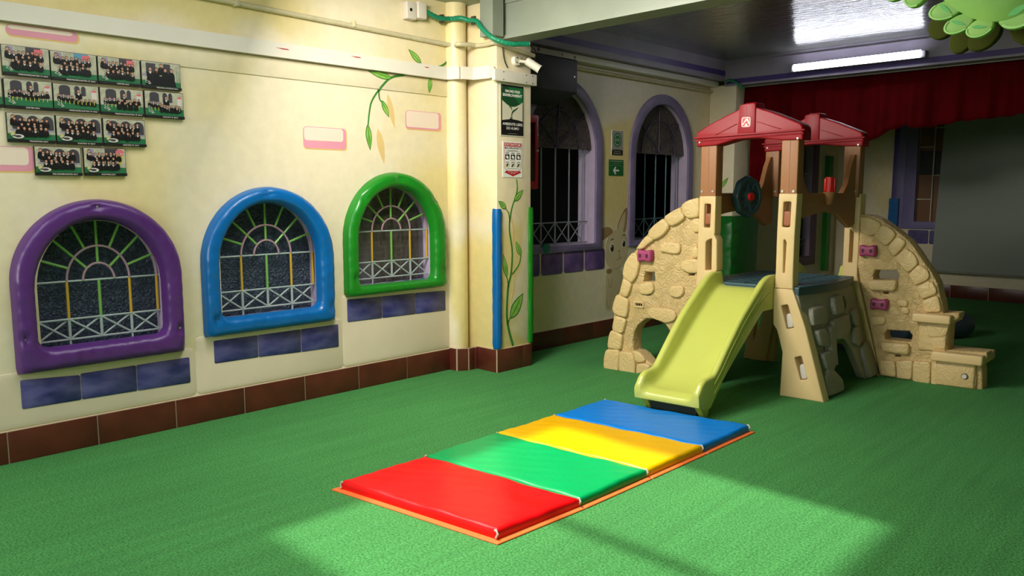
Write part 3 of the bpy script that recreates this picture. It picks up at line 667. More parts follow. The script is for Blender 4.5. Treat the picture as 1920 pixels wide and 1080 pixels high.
# ------------------------------------------------------------------ class photographs
PM = [mat('photo_edge_black', (24, 24, 22), 0.35), mat('photo_wall', (196, 192, 168), 0.3, var=0.3, vscale=40), mat('photo_floor', (46, 118, 78), 0.3, var=0.1, vscale=30),
      mat('photo_gown', (22, 22, 26), 0.3), mat('photo_skin', (196, 146, 122), 0.3), mat('photo_white', (216, 206, 200), 0.3), mat('photo_hair', (44, 32, 28), 0.3),
      mat('photo_arch', (70, 66, 74), 0.3), mat('photo_lilac', (150, 142, 172), 0.3), mat('photo_yellow', (200, 190, 80), 0.3), mat('photo_pink', (222, 110, 120), 0.3), mat('photo_blue', (90, 150, 180), 0.3), mat('photo_red_collar', (170, 60, 62), 0.3)]
def photo(i, y0, y1, z0, z1, caption, style, label, tilt=0.0):
    rnd = random.Random(i * 7 + 3); W_, H_ = y1 - y0, z1 - z0; cy, cz = (y0 + y1) / 2, (z0 + z1) / 2
    ct, st = math.cos(tilt), math.sin(tilt)
    fn = lambda a, b, d: (XW + d, cy + (a - .5) * W_ * ct - (b - .5) * H_ * st, cz + (a - .5) * W_ * st + (b - .5) * H_ * ct)
    r = root('class_photo', (XW, cy, z0), label, 'photo', 'class photographs mounted on the front wall')
    g = G(fn); g.plate([(0, 0), (1, 0), (1, 1), (0, 1)], t=0.016); g.build('backing_board', PM[0], r, smooth=0)
    g = G(fn); D0 = 0.0165; L_ = lambda k: D0 + 0.00035 * k
    hz = 0.30 if style != 'wide' else 0.36
    def rect(a, b, c, d, k, m): g.plate([(a, b), (c, b), (c, d), (a, d)], t=0.0003, d0=L_(k), mi=m, back=False)
    def poly(p, k, m): g.plate(p, t=0.0003, d0=L_(k), mi=m, back=False)
    rect(.012, .10, .99, .985, 0, 1); rect(.012, .10, .99, hz, 1, 2)
    if style == 'arches':
        for c in (.24, .54, .84): poly(arch(c - .13, c + .13, .45, .72, .93, 8), 1, 7)
        rect(.06, .40, .22, .44, 2, 8); rect(.8, .40, .97, .45, 2, 8)
    elif style == 'wide':
        for c, w in ((.25, .12), (.52, .06), (.66, .05)): poly(arch(c - w, c + w, .6, .85, .96, 8), 1, 7)
        rect(.84, .5, .95, .78, 1, 5); poly(ell(.895, .80, .06, .04, 10), 2, 10); rect(.15, .55, .4, .6, 2, 8)
    elif style == 'teachers':
        rect(.12, .50, .36, .93, 1, 7); rect(.56, .50, .74, .95, 1, 7); rect(.02, .45, .3, .52, 2, 8)
        for a in (.90, .95): rect(a, .3, a + .012, .72, 2, 2)
    else:
        rect(.1, .55, .24, .95, 1, 8); rect(.5, .70, .82, .98, 1, 11 if i % 2 else 7)
        if style == 'cone': poly([(.80, .42), (.90, .42), (.94, .75), (.77, .75)], 2, 9); poly(ell(.855, .84, .10, .13, 12), 3, 10); poly(ell(.855, .80, .085, .02, 10), 4, 5)
        else: rect(.68, .74, .86, .94, 2, 10)
    def person(x, y, s, k, skin=4):
        s *= 1.2
        gw = s * (0.95 + rnd.random() * .3)
        poly(chaikin([(x - gw * .62, y - s * 2.5), (x + gw * .62, y - s * 2.5), (x + gw * .55, y - s * .5), (x + gw * .2, y), (x - gw * .2, y), (x - gw * .55, y - s * .5)], 1), k, 3)
        if rnd.random() < .5: poly([(x - s * .34, y - s * .25), (x + s * .34, y - s * .25), (x + s * .05, y - s * .95), (x - s * .05, y - s * .95)], k + 1, 5)
        if rnd.random() < .4: poly([(x - s * .1, y - s * .3), (x + s * .1, y - s * .3), (x, y - s * .8)], k + 2, 12)
        poly(ell(x, y + s * .50, s * .36, s * .60, 10), k + 2, 6); poly(ell(x, y + s * .38, s * .29, s * .50, 10), k + 3, 4)
    if style == 'teachers':
        person(.50, .82, .10, 4)
        for k, x in enumerate((.22, .38, .60, .76)): person(x, .66, .105, 6 + k)
        poly([(.10, .12), (.88, .12), (.82, .48), (.14, .48)], 5, 3)
    elif style == 'wide':
        person(.55, .72, .09, 4)
        for k in range(9): person(.12 + .095 * k, .55 + .03 * math.sin(k) - (.02 * k if i % 2 else 0), .062, 6 + (k % 3) * 4)
        for k in range(9): rect(.15 + .09 * k, .28, .165 + .09 * k, .40, 18, 9)
        if 'B' in caption or 'SCOUT' in caption:
            for k in range(4): person(.42 + .13 * k, .42, .07, 19 + (k % 2) * 4)
    else:
        person(.13, .82, .09, 3)
        for k in range(8): person(.17 + .093 * k + rnd.uniform(-.012, .012), .74 + rnd.uniform(-.02, .03), .072, 5 + (k % 2) * 4)
        for k in range(4): person(.30 + .13 * k, .58 + rnd.uniform(-.02, .03), .07, 13 + (k % 2) * 4)
        for k in range(6): person(.22 + .115 * k + rnd.uniform(-.01, .01), .44 + rnd.uniform(-.02, .03), .078, 21 + (k % 2) * 4)
    T = 30
    rect(.0, .0, 1, .10, T, 0)
    text_geo(g, caption, .62 if len(caption) > 14 else .55, .05, .052, min(.62, .026 * len(caption)), d=L_(T + 1), mi=5, fn=fn, bold=.02)
    rect(.06, .045, .2, .052, T + 1, 7)
    if '2017' in caption:   # school badge and oval
        poly(ell(.20, .20, .125, .075, 16), T + 1, 5); poly(ell(.20, .20, .07, .042, 10), T + 2, 7); poly(ell(.10, .26, .05, .075, 10), T + 1, 9); poly(ell(.10, .265, .034, .05, 10), T + 2, 1)
    else:                   # scribbled emblem
        pts = spline([(.06, .40), (.10, .43), (.11, .37), (.08, .32), (.12, .27), (.07, .24), (.13, .20), (.16, .27), (.19, .18), (.15, .15), (.18, .22), (.21, .17)], 4)
        for a, b in zip(pts, pts[1:]):
            d = Vector(b) - Vector(a)
            if d.length > 1e-4:
                nn = Vector((-d.y, d.x)).normalized() * .006; poly([tuple(Vector(a) + nn), tuple(Vector(a) - nn), tuple(Vector(b) - nn), tuple(Vector(b) + nn)], T + 1, 5)
    g.build('photo_print', PM, r, smooth=0)
ROWS = [
 (1.090, 1.305, 1.986, 2.135, "PREKINDERGARTEN 'A' 2015", 'group', 'class photo, leftmost in the top row, dark gowned group before a red patch of wall'),
 (1.308, 1.532, 1.983, 2.132, "PREKINDERGARTEN 'B' 2015", 'group', 'class photo second from left in the top row with a pink panel behind the children'),
 (1.537, 1.757, 1.985, 2.132, "GARTEN 2015", 'group', 'class photo third from left in the top row captioned garten'),
 (1.763, 1.982, 1.984, 2.134, "PERSONAL DOCENTE 2015", 'teachers', 'photo of five adults in dark suits, rightmost of the top row'),
 (1.090, 1.308, 1.823, 1.970, "GARTEN 2013", 'wide', 'class photo leftmost full one in the second row, children seated in a long curve'),
 (1.311, 1.533, 1.825, 1.967, "PREKINDERGARTEN 'A' 2013", 'wide', 'class photo second in the second row, seated row before a blue arched door'),
 (1.538, 1.766, 1.823, 1.968, "PREKINDERGARTEN 'B' 2013", 'wide', 'class photo third in the second row, children on yellow chairs'),
 (1.772, 1.991, 1.822, 1.972, "SCOUTS 'A' 2013", 'wide', 'class photo at the right end of the second row'),
 (1.091, 1.310, 1.655, 1.803, "TRANSITION 2017", 'arches', 'class photo leftmost in the third row with three dark arches'),
 (1.314, 1.538, 1.654, 1.803, "GARTEN 'A' 2017", 'arches', 'class photo in the middle of the third row'),
 (1.544, 1.766, 1.655, 1.803, "GARTEN 'B' 2017", 'arches', 'class photo at the right end of the third row'),
 (1.204, 1.424, 1.490, 1.640, "PRE KINDERGARTEN 2017", 'arches', 'class photo on the left of the two in the bottom row'),
 (1.437, 1.652, 1.492, 1.642, "SCOUTING 2017", 'cone', 'class photo on the right of the bottom row with a pink ice cream painting'),
 (0.865, 1.083, 1.824, 1.970, "GARTEN 2012", 'wide', 'class photo cut off by the left edge of the picture in the second row')]
for i, r in enumerate(ROWS): photo(i, *r)

# ------------------------------------------------------------------ duct, conduits and cables
g = G()
def duct(g, pts, z0, z1, depth):
    for (x0, y0), (x1, y1) in zip(pts, pts[1:]):
        d = Vector((x1 - x0, y1 - y0)); L_ = d.length; d.normalize(); nn = Vector((d.y, -d.x))
        g.add([(x0, y0, z0), (x1, y1, z0), (x1, y1, z1), (x0, y0, z1)] + [(x0 + nn.x * depth, y0 + nn.y * depth, z0), (x1 + nn.x * depth, y1 + nn.y * depth, z0), (x1 + nn.x * depth, y1 + nn.y * depth, z1), (x0 + nn.x * depth, y0 + nn.y * depth, z1)],
              [(0, 3, 2, 1), (4, 5, 6, 7), (0, 1, 5, 4), (2, 3, 7, 6), (1, 2, 6, 5), (0, 4, 7, 3)])
duct(g, [(-4.616, -3.5), (-4.616, 4.02), (-4.50, 4.06), (-4.475, 4.165), (-4.30, 4.20), (-4.268, 4.185)], 2.247, 2.338, 0.028)
g.box((-4.268, 4.16, 2.225), (-4.235, 4.62, 2.31), bev=.003)
o = g.build('cable_duct', M_WHITE, smooth=30); tag(o, 'white rectangular cable duct running along the left wall and round the pillar', 'cable duct')
MR = mat('red_paint_scrape', (170, 30, 40), 0.5)
g = G(plane_x(-4.5878))
for y, z, w in ((2.63, 2.30, .10), (3.18, 2.315, .09), (3.80, 2.315, .05)): g.plate([(y - w / 2, z + .004), (y, z - .003), (y + w / 2, z - .002), (y + w / 3, z + .004), (y, z + .004)], t=.0006, mi=0, back=False)
build_each(g, 'paint_scrape', MR, o, label='red scrape')
g = G()
for y in (4.25, 4.5, 4.57):
    for z in (2.24, 2.295): g.cyl((-4.236, y, z), (-4.232, y, z), .004, 8)
build_each(g, 'screw', mat('dark_screw', (50, 44, 40), 0.4), o)
M_PIPE = mat('cream_painted_pipe', (206, 194, 158), 0.55, var=0.15, vscale=12, bump=0.3, bscale=25)
g = G(); pts = spline([(-4.612, -3.4, 2.54), (-4.612, 1.0, 2.545), (-4.612, 3.1, 2.525), (-4.608, 4.0, 2.51), (-4.50, 4.03, 2.50), (-4.47, 4.12, 2.505), (-4.46, 4.19, 2.505), (-4.36, 4.192, 2.50), (-4.258, 4.20, 2.50), (-4.25, 4.40, 2.475), (-4.25, 4.60, 2.455)], 6); g.tube(pts, 0.0165, 10)
for y in (2.34, 3.18): g.box((-4.63, y - .012, 2.515), (-4.588, y + .012, 2.555), bev=.004)
o = g.build('wall_conduit', M_PIPE, smooth=60); tag(o, 'cream painted pipe running above the white duct and over the pillar', 'pipe')
r = root('junction_box', (XW, 3.70, 2.64), 'pale plastic junction box with a round hole high on the left wall', 'junction box')
g = G(); g.box((XW, 3.615, 2.635), (XW + 0.06, 3.70, 2.757), bev=.006); g.box((XW, 3.705, 2.65), (XW + 0.075, 3.785, 2.767), bev=.006); g.build('box_body', mat('aged_white_plastic', (214, 204, 190), 0.45, var=.1), r)
g = G(); g.cyl((XW + .055, 3.65, 2.70), (XW + .0615, 3.65, 2.70), .012, 14); g.build('hole', mat('black_void', (6, 6, 6), .8), r)
g = G(); pts = spline([(-4.575, 3.78, 2.715), (-4.575, 3.86, 2.690), (-4.575, 3.93, 2.682), (-4.56, 4.02, 2.69), (-4.49, 4.05, 2.69), (-4.44, 4.09, 2.672), (-4.37, 4.10, 2.66), (-4.31, 4.10, 2.60), (-4.22, 4.11, 2.525), (-4.16, 4.16, 2.49), (-4.12, 4.23, 2.478), (-4.10, 4.30, 2.485), (-4.08, 4.36, 2.49)], 9)
g.tube(pts, [0.018 + 0.0022 * math.sin(i * 2.1) for i in range(len(pts))], 10)
o = g.build('corrugated_conduit', mat('green_corrugated_plastic', (18, 128, 92), 0.4), smooth=60); tag(o, 'green corrugated conduit sagging from the junction box past the pillar', 'conduit')
g = G()
for p in (pts[20], pts[52]):
    g.box((p[0] - .03, p[1] - .01, p[2] - .03), (p[0] + .006, p[1] + .01, p[2] - .017)); g.box((p[0] - .03, p[1] - .01, p[2] + .017), (p[0] + .006, p[1] + .01, p[2] + .03))
build_each(g, 'clip', mat('tarnished_clip', (90, 80, 66), 0.5, metal=.6), o)
g = G(); g.tube(spline([(-4.262, 4.27, 2.49), (-4.262, 4.275, 2.43), (-4.262, 4.29, 2.38), (-4.262, 4.32, 2.335)], 6), .0035, 6); o = g.build('cable', mat('black_cable', (22, 20, 20), .5)); tag(o, 'short black cable hanging from the pipe into the duct on the pillar', 'cable')
g = G(); g.tube(spline([(-4.12, 4.40, 2.50), (-4.16, 4.52, 2.47), (-4.20, 4.56, 2.42), (-4.22, 4.55, 2.38), (-4.235, 4.53, 2.37)], 6), .004, 6); o = g.build('cable', mat('black_cable', (22, 20, 20), .5)); tag(o, 'black cable looping behind the security camera', 'cable')
g = G(); g.tube(spline([(-4.42, 7.84, 2.585), (-4.36, 7.83, 2.60), (-4.30, 7.82, 2.58), (-4.24, 7.83, 2.535), (-4.22, 7.86, 2.50)], 6), .014, 8); o = g.build('corrugated_conduit', mat('green_corrugated_plastic', (18, 128, 92), 0.4), smooth=60); tag(o, 'short green conduit in the far corner beside the red valance', 'conduit')
# ducts in the darker bay
g = G(); g.box((XW, 4.6, 2.545), (-4.52, 7.89, 2.60), bev=.003); o = g.build('cable_duct', M_WHITE, smooth=30); tag(o, 'white duct under the lavender moulding above the dark arched windows', 'cable duct')
g = G()
for y, z, rr in ((4.95, 2.58, .014), (5.25, 2.575, .008), (5.42, 2.57, .011)): g.plate(ell(y, z, rr, rr * 1.2, 10), t=.001, fn=plane_x(-4.5195), mi=0)
build_each(g, 'stain', mat('dark_red_stain', (110, 26, 34), .5), o)
g = G(); g.tube([(-4.60, 4.62, 2.50), (-4.60, 7.88, 2.50)], .016, 8); o = g.build('wall_conduit', M_PIPE, smooth=60); tag(o, 'thin painted pipe under the duct in the darker bay', 'pipe')
# ------------------------------------------------------------------ security camera
r = root('security_camera', (-4.27, 4.46, 2.36), 'white bullet security camera on a round mount on the pillar', 'camera')
MW = mat('white_camera_shell', (222, 214, 196), 0.35)
g = G(); g.cyl((-4.27, 4.41, 2.395), (-4.24, 4.41, 2.395), .040, 24, r2=.034); g.tube([(-4.235, 4.43, 2.392), (-4.21, 4.46, 2.388), (-4.20, 4.48, 2.387)], .012, 10); g.build('mount', MW, r, smooth=40)
g = G(); a, b = Vector((-4.205, 4.475, 2.395)), Vector((-4.135, 4.535, 2.335)); g.cyl(a, b, .031, 24); g.cyl(a - (b - a).normalized() * .008, a, .022, 24, r2=.031); g.build('camera_body', MW, r, smooth=40)
g = G(); d = (b - a).normalized(); g.cyl(b, b + d * .006, .033, 24); g.build('hood', MW, r, smooth=40)
g = G(); g.cyl(b + d * .005, b + d * .0075, .026, 24); g.build('lens', mat('camera_glass', (14, 14, 18), .1), r, smooth=40)
g = G(); 
for yy, zz in ((4.40, 2.415), (4.43, 2.375), (4.395, 2.38)): g.cyl((-4.237, yy, zz), (-4.232, yy, zz), .005, 8)
build_each(g, 'screw', mat('dark_screw', (50, 44, 40), 0.4), r)
# ------------------------------------------------------------------ black speaker
r = root('wall_speaker', (-4.5, 4.95, 2.18), 'big black boxed loudspeaker mounted high behind the pillar', 'speaker')
g = G(); g.box((-4.60, 4.62, 2.215), (-4.30, 5.2, 2.50), bev=.018); g.build('cabinet', mat('black_speaker_vinyl', (26, 24, 26), 0.55, bump=.1, bscale=200), r)
g = G(); g.add([(-4.60, 4.62, 2.22), (-4.32, 4.62, 2.22), (-4.32, 5.19, 2.22), (-4.60, 5.19, 2.22), (-4.62, 4.62, 2.14), (-4.46, 4.62, 2.16), (-4.46, 5.15, 2.16), (-4.62, 5.15, 2.14)], [(0, 1, 2, 3), (4, 7, 6, 5), (0, 4, 5, 1), (1, 5, 6, 2), (2, 6, 7, 3), (3, 7, 4, 0)]); g.build('lower_shade_panel', mat('shade_black', (34, 32, 32), .6), r)  # added dark wedge standing in for the shadow below the cabinet
g = G(); g.cyl((-4.301, 5.155, 2.355), (-4.297, 5.155, 2.355), .009, 12); g.build('bolt', mat('steel_nail', (210, 206, 200), .3), r)
g = G(); g.box((-4.6, 4.66, 2.02), (-4.575, 4.69, 2.14), bev=.004); o = g.build('cable_cover', M_WHITE); tag(o, 'short white vertical cable cover below the black speaker', 'cable cover')
# ------------------------------------------------------------------ fire extinguisher cabinet
r = root('extinguisher_cabinet', (-4.45, 4.7, 1.42), 'red metal fire extinguisher cabinet fixed behind the pillar', 'cabinet')
MRED = mat('red_cabinet_enamel', (168, 16, 22), 0.35, var=.1)
g = G(); g.box((-4.62, 4.60, 1.425), (-4.42, 4.83, 2.03), bev=.006); g.build('cabinet_body', MRED, r)
g = G(plane_x(-4.42)); g.plate([(4.605, 1.43), (4.83, 1.43), (4.83, 2.025), (4.605, 2.025)], [[(4.65, 1.49), (4.795, 1.49), (4.795, 1.965), (4.65, 1.965)]], t=.012, bev=.003); g.build('door_frame', MRED, r)
g = G(plane_x(-4.42)); g.plate([(4.645, 1.485), (4.8, 1.485), (4.8, 1.97), (4.645, 1.97)], t=.005); g.build('door_glass', mat('dark_red_glass', (52, 8, 10), .12), r)
g = G(); g.cyl((-4.409, 4.81, 1.74), (-4.395, 4.81, 1.74), .010, 12); g.cyl((-4.409, 4.812, 1.87), (-4.398, 4.812, 1.87), .008, 12); build_each(g, 'knob', mat('steel_nail', (210, 206, 200), .3), r)

# ------------------------------------------------------------------ signs
SM = [mat('sign_black', (18, 20, 18), .35), mat('sign_green', (22, 104, 48), .35), mat('sign_cream', (214, 208, 184), .35), mat('sign_white', (240, 238, 230), .35), mat('sign_red', (184, 28, 36), .35), mat('sign_dark_green', (20, 70, 34), .35), mat('sign_yellow', (208, 176, 40), .35), mat('sign_grey', (150, 148, 140), .35)]
def sign(name, y0, y1, z0, z1, x, label, frame=2):
    W_, H_ = y1 - y0, z1 - z0; fn = lambda a, b, d: (x + d, y0 + a * W_, z0 + b * H_)
    r = root(name, (x, (y0 + y1) / 2, z0), label, 'sign')
    g = G(fn); g.plate([(0, 0), (1, 0), (1, 1), (0, 1)], t=.004, mi=0); g.build('sign_board', SM[frame], r, smooth=0)
    return r, G(fn)
L_ = lambda k: .0042 + .0005 * k
r, g = sign('smoke_free_sign', 4.247, 4.508, 1.826, 2.218, -4.27, 'black and green smoke free environment sign on the pillar')
flat(g, [(.03, .02), (.97, .02), (.97, .98), (.03, .98)], L_(0), 0)
flat(g, [(.07, .30), (.93, .30), (.93, .94), (.07, .94)], L_(1), 2)
flat(g, [(.07, .94), (.07, .68)] + [(.07 + .86 * k / 12, .68 - .11 * math.sin(math.pi * k / 12)) for k in range(1, 12)] + [(.93, .68), (.93, .94)], L_(2), 5)
flat(g, [(.30, .94), (.93, .94), (.93, .70), (.80, .62)], L_(3), 1)
text_geo(g, 'SMOKE FREE', .5, .86, .05, .62, d=L_(4), mi=3, bold=.03); text_geo(g, 'ENVIRONMENT', .5, .785, .055, .80, d=L_(4), mi=3, bold=.03)
flat(g, [(.07, .30)] + [(.07 + .86 * k / 10, .30 + .03 * math.sin(math.pi * k / 10)) for k in range(0, 11)] + [(.93, .30)], L_(3), 0)
def swoosh(g, P_, w, k, mi):
    p = spline(P_, 8); n = len(p); A = []; B = []
    for i, q in enumerate(p):
        d = (Vector(p[min(i + 1, n - 1)]) - Vector(p[max(i - 1, 0)])).normalized(); nn = Vector((-d.y, d.x)); ww = w * (0.15 + math.sin(math.pi * (i + .3) / n))
        A.append(Vector(q) + nn * ww); B.append(Vector(q) - nn * ww)
    for i in range(n - 1): flat(g, [tuple(A[i]), tuple(B[i]), tuple(B[i + 1]), tuple(A[i + 1])], L_(k), mi)
swoosh(g, [(.50, .33), (.46, .40), (.50, .47), (.62, .52), (.74, .565)], .016, 4, 5); swoosh(g, [(.34, .575), (.44, .55), (.47, .50)], .012, 4, 5); flat(g, [(.34, .325), (.40, .34), (.43, .39), (.46, .34), (.52, .325)], L_(4), 0)
text_geo(g, 'AMBIENTE LIBRE', .5, .235, .05, .84, d=L_(4), mi=3, bold=.012); text_geo(g, 'DE HUMO', .5, .155, .05, .52, d=L_(4), mi=3, bold=.012)
flat(g, [(.32, .05), (.68, .05), (.68, .056), (.32, .056)], L_(4), 7)
g.build('sign_print', SM, r, smooth=0)
r, g = sign('extinguisher_sign', 4.272, 4.488, 1.515, 1.787, -4.27, 'white and red extintor sign below the smoke free sign', 3)
flat(g, [(.07, .86), (.95, .86), (.95, .965), (.07, .965)], L_(0), 4); text_geo(g, 'EXTINTOR', .51, .912, .068, .80, d=L_(1), mi=3, bold=.012)
text_geo(g, 'MULTIPROPOSITO', .51, .815, .055, .82, d=L_(1), mi=0, bold=.02)
for k in range(3):
    a = .12 + .285 * k; flat(g, [(a, .50), (a + .21, .50), (a + .21, .64), (a, .64)], L_(0), 0); flat(g, ell(a + .09, .57, .045, .045, 8), L_(1), 3); flat(g, [(a + .10, .52), (a + .17, .52), (a + .15, .60)], L_(1), 3)
    flat(g, [(a + .02, .665), (a + .19, .665), (a + .19, .685), (a + .02, .685)], L_(0), 0)
    flat(g, [(a, .28), (a + .23, .28), (a + .23, .40), (a, .40)], L_(0), 2); flat(g, [(a + .02, .29), (a + .08, .29), (a + .17, .38), (a + .10, .38)], L_(1), 0); flat(g, [(a + .02, .415), (a + .2, .415), (a + .2, .43), (a + .02, .43)], L_(0), 0)
flat(g, ell(.16, .31, .03, .025, 8), L_(2), 6)
for z, a, b, mi in ((.745, .25, .75, 0), (.725, .15, .85, 0), (.465, .35, .65, 4), (.235, .2, .84, 0)): flat(g, [(a, z), (b, z), (b, z + .009), (a, z + .009)], L_(0), mi)
for P_ in ([(.07, .86), (.085, .86), (.085, .27), (.2, .19), (.19, .18), (.07, .265)], [(.95, .86), (.935, .86), (.935, .27), (.82, .19), (.83, .18), (.95, .265)]): flat(g, P_, L_(0), 4)
flat(g, [(.08, .14), (.18, .185), (.84, .185), (.94, .14), (.51, .03)], L_(1), 4)
text_geo(g, 'INSTRUCCIONES', .51, .155, .026, .5, d=L_(2), mi=3); text_geo(g, 'DE USO', .51, .11, .026, .24, d=L_(2), mi=3)
g.build('sign_print', SM, r, smooth=0)
r, g = sign('assembly_point_sign', 6.11, 6.285, 1.755, 1.99, XW, 'small pale sign with a green oval badge between the dark windows', 3)
flat(g, [(0.02, .21), (.98, .21), (.98, .99), (.02, .99)], L_(0), 7); flat(g, ell(.5, .62, .36, .29, 20), L_(1), 1); flat(g, ell(.5, .62, .28, .23, 8, 0), L_(2), 3); flat(g, ell(.5, .62, .25, .20, 16), L_(3), 1)
text_geo(g, 'PUNTO DE', .5, .65, .04, .36, d=L_(4), mi=3); text_geo(g, 'REUNION', .5, .59, .04, .36, d=L_(4), mi=3)
flat(g, [(0, 0), (1, 0), (1, .21), (0.5, .235), (0, .21)], L_(1), 0); text_geo(g, 'PUNTO DE', .5, .15, .04, .55, d=L_(2), mi=2); text_geo(g, 'REUNION', .5, .07, .045, .65, d=L_(2), mi=2)
g.build('sign_print', SM, r, smooth=0)
r, g = sign('evacuation_arrow_sign', 6.07, 6.30, 1.558, 1.712, XW, 'square green sign with a white arrow pointing left', 1)
text_geo(g, 'RUTA DE EVACUACION', .5, .90, .06, .86, d=L_(0), mi=2, bold=.01); flat(g, [(.25, .76), (.75, .76), (.75, .775), (.25, .775)], L_(0), 7)
for k in range(12):
    a = .04 + .92 * k / 12; b = a + .92 / 12; f = lambda u: .60 + .05 * math.sin(math.pi * u); flat(g, [(a, f(a)), (b, f(b)), (b, f(b) + .014), (a, f(a) + .014)], L_(0), 7)
swl = lambda a, b, w: flat(g, [(a[0] - w * (b[1] - a[1]), a[1] + w * (b[0] - a[0])), (a[0] + w * (b[1] - a[1]), a[1] - w * (b[0] - a[0])), (b[0] + w * (b[1] - a[1]), b[1] - w * (b[0] - a[0])), (b[0] - w * (b[1] - a[1]), b[1] + w * (b[0] - a[0]))], L_(0), 3)
flat(g, [(.28, .33), (.42, .56), (.50, .56), (.44, .38), (.70, .38), (.70, .28), (.44, .28), (.50, .10), (.42, .10)], L_(0), 3)
g.build('sign_print', SM, r, smooth=0)

# ------------------------------------------------------------------ corner pads and pillar wrap
def wrinkled(g, pts, z0, z1, mi=0, amp=0.003, seed=1, nz=26):
    """vertical sleeve following a closed plan outline"""
    rnd = random.Random(seed); n = len(pts); ph = [rnd.random() * 6 for _ in range(4)]; vs = []
    c = Vector((sum(p[0] for p in pts) / n, sum(p[1] for p in pts) / n))
    for k in range(nz + 1):
        t = k / nz; z = z0 + (z1 - z0) * t
        for i, p in enumerate(pts):
            a = amp * (math.sin(9 * t * 6 + ph[0] + i) * .5 + math.sin(23 * t + ph[1] + 2 * i) * .5) - (0.004 if k in (0, nz) else 0)
            d = (Vector(p) - c); d.normalize(); vs.append((p[0] + d.x * a, p[1] + d.y * a, z + (rnd.uniform(-.004, .004) if k in (0, nz) else 0)))
    fs = [(k * n + i, k * n + (i + 1) % n, (k + 1) * n + (i + 1) % n, (k + 1) * n + i) for k in range(nz) for i in range(n)]
    fs += [tuple(range(n))[::-1], tuple(nz * n + i for i in range(n))]
    g.add(vs, fs, mi)
def corner_pad(name, cx, cy, sx, sy, w, t, z0, z1, m, label, seed):
    """L-shaped foam pad on an outside corner at (cx, cy)"""
    c = [(0, 0), (-w, 0), (-w, -t), (-t * .4, -t), (t * .6, -t * .8), (t, -t * .2), (t, w), (0, w)]
    pts = [(cx + sx * x, cy + sy * y) for x, y in c]
    pts = chaikin(pts, 1)
    g = G(); wrinkled(g, pts, z0, z1, 0, .0025, seed); r = g.build(name, m, smooth=50); tag(r, label, 'corner pad', 'vinyl corner pads'); return r
M_BLUEV = mat('blue_vinyl', (0, 98, 168), 0.25); M_GREENV = mat('green_vinyl', (22, 134, 30), 0.25)
corner_pad('corner_pad', -4.27, 4.21, 1, 1, .035, .022, 0.19, 1.275, M_BLUEV, 'blue vinyl pad on the left edge of the pillar', 1)
corner_pad('corner_pad', -4.27, 4.59, 1, -1, .035, .022, 0.19, 1.28, M_GREENV, 'green vinyl pad on the right edge of the pillar', 2)
g = G(); wrinkled(g, [(XW + .003, 11.06), (-4.56, 11.05), (-4.55, 11.16), (XW + .003, 11.17)], 0.28, 1.9, 0, .003, 5); o = g.build('corner_pad', M_GREENV, smooth=50); tag(o, 'green vinyl pad strip near the far corner seen through the play tower', 'corner pad', 'vinyl corner pads')
g = G(); wrinkled(g, [(-3.85, 11.47), (-3.75, 11.47), (-3.74, 11.40), (-3.86, 11.40)], 0.5, 1.31, 0, .003, 6); o = g.build('corner_pad', M_BLUEV, smooth=50); tag(o, 'blue vinyl pad beside the far window and the screen', 'corner pad', 'vinyl corner pads')
g = G(); wrinkled(g, chaikin([(-4.62, 7.74), (-4.24, 7.74), (-4.22, 7.76), (-4.22, 8.36), (-4.29, 8.36), (-4.29, 7.87), (-4.62, 7.87)], 1), 0.0, 1.14, 0, .004, 7); o = g.build('pillar_wrap', mat('dark_green_vinyl', (12, 104, 28), .3, var=.1), smooth=50); tag(o, 'dark green padded wrap around the foot of the far pillar', 'pillar wrap')

# ------------------------------------------------------------------ tube light
r = root('tube_light', (-3.03, 7.84, 2.64), 'long white tube light on the beam above the red valance', 'light')
g = G(); g.box((-3.66, 7.80, 2.605), (-2.40, 7.885, 2.675), bev=.008); g.build('fixture', mat('grey_fixture', (130, 126, 134), .4), r)
g = G(); g.cyl((-3.625, 7.795, 2.643), (-2.44, 7.795, 2.643), .033, 20); g.build('tube', mat('lit_tube', (240, 244, 255), .4, emit=17.0), r, smooth=50)
# ------------------------------------------------------------------ curtains and screen
M_RED = mat('dark_red_curtain_cloth', (90, 0, 6), 0.85, spec=0.08, var=.25, vscale=5, bump=.1, bscale=80)
def cloth(name, fx, y, top, bot, a, b, n, rows, folds, amp, m, seed=0, fringe=0.0):
    rnd = random.Random(seed); ph = [rnd.random() * 6 for _ in range(6)]; vs = []
    for j in range(rows + 1):
        t = j / rows
        for i in range(n + 1):
            u = a + (b - a) * i / n; zt = top(u) + fringe * (rnd.random() if j == 0 else 0); zb = bot(u); z = zt + (zb - zt) * t
            f = math.sin(folds * u + ph[0]) * .55 + math.sin(folds * 2.3 * u + ph[1] + t) * .3 + math.sin(folds * .4 * u + ph[2]) * .4
            vs.append((fx(u, t), y + amp * f * (0.35 + .65 * t), z))
    fs = [(j * (n + 1) + i, j * (n + 1) + i + 1, (j + 1) * (n + 1) + i + 1, (j + 1) * (n + 1) + i) for j in range(rows) for i in range(n)]
    g = G(); g.add(vs, fs); o = g.build(name, m, smooth=80)
    md = o.modifiers.new('thick', 'SOLIDIFY'); md.thickness = .006; return o
def interp(u, P_):
    for (a, za), (b, zb) in zip(P_, P_[1:]):
        if a <= u <= b: s_ = (u - a) / (b - a); s_ = s_ * s_ * (3 - 2 * s_); return za + (zb - za) * s_
    return P_[0][1] if u < P_[0][0] else P_[-1][1]
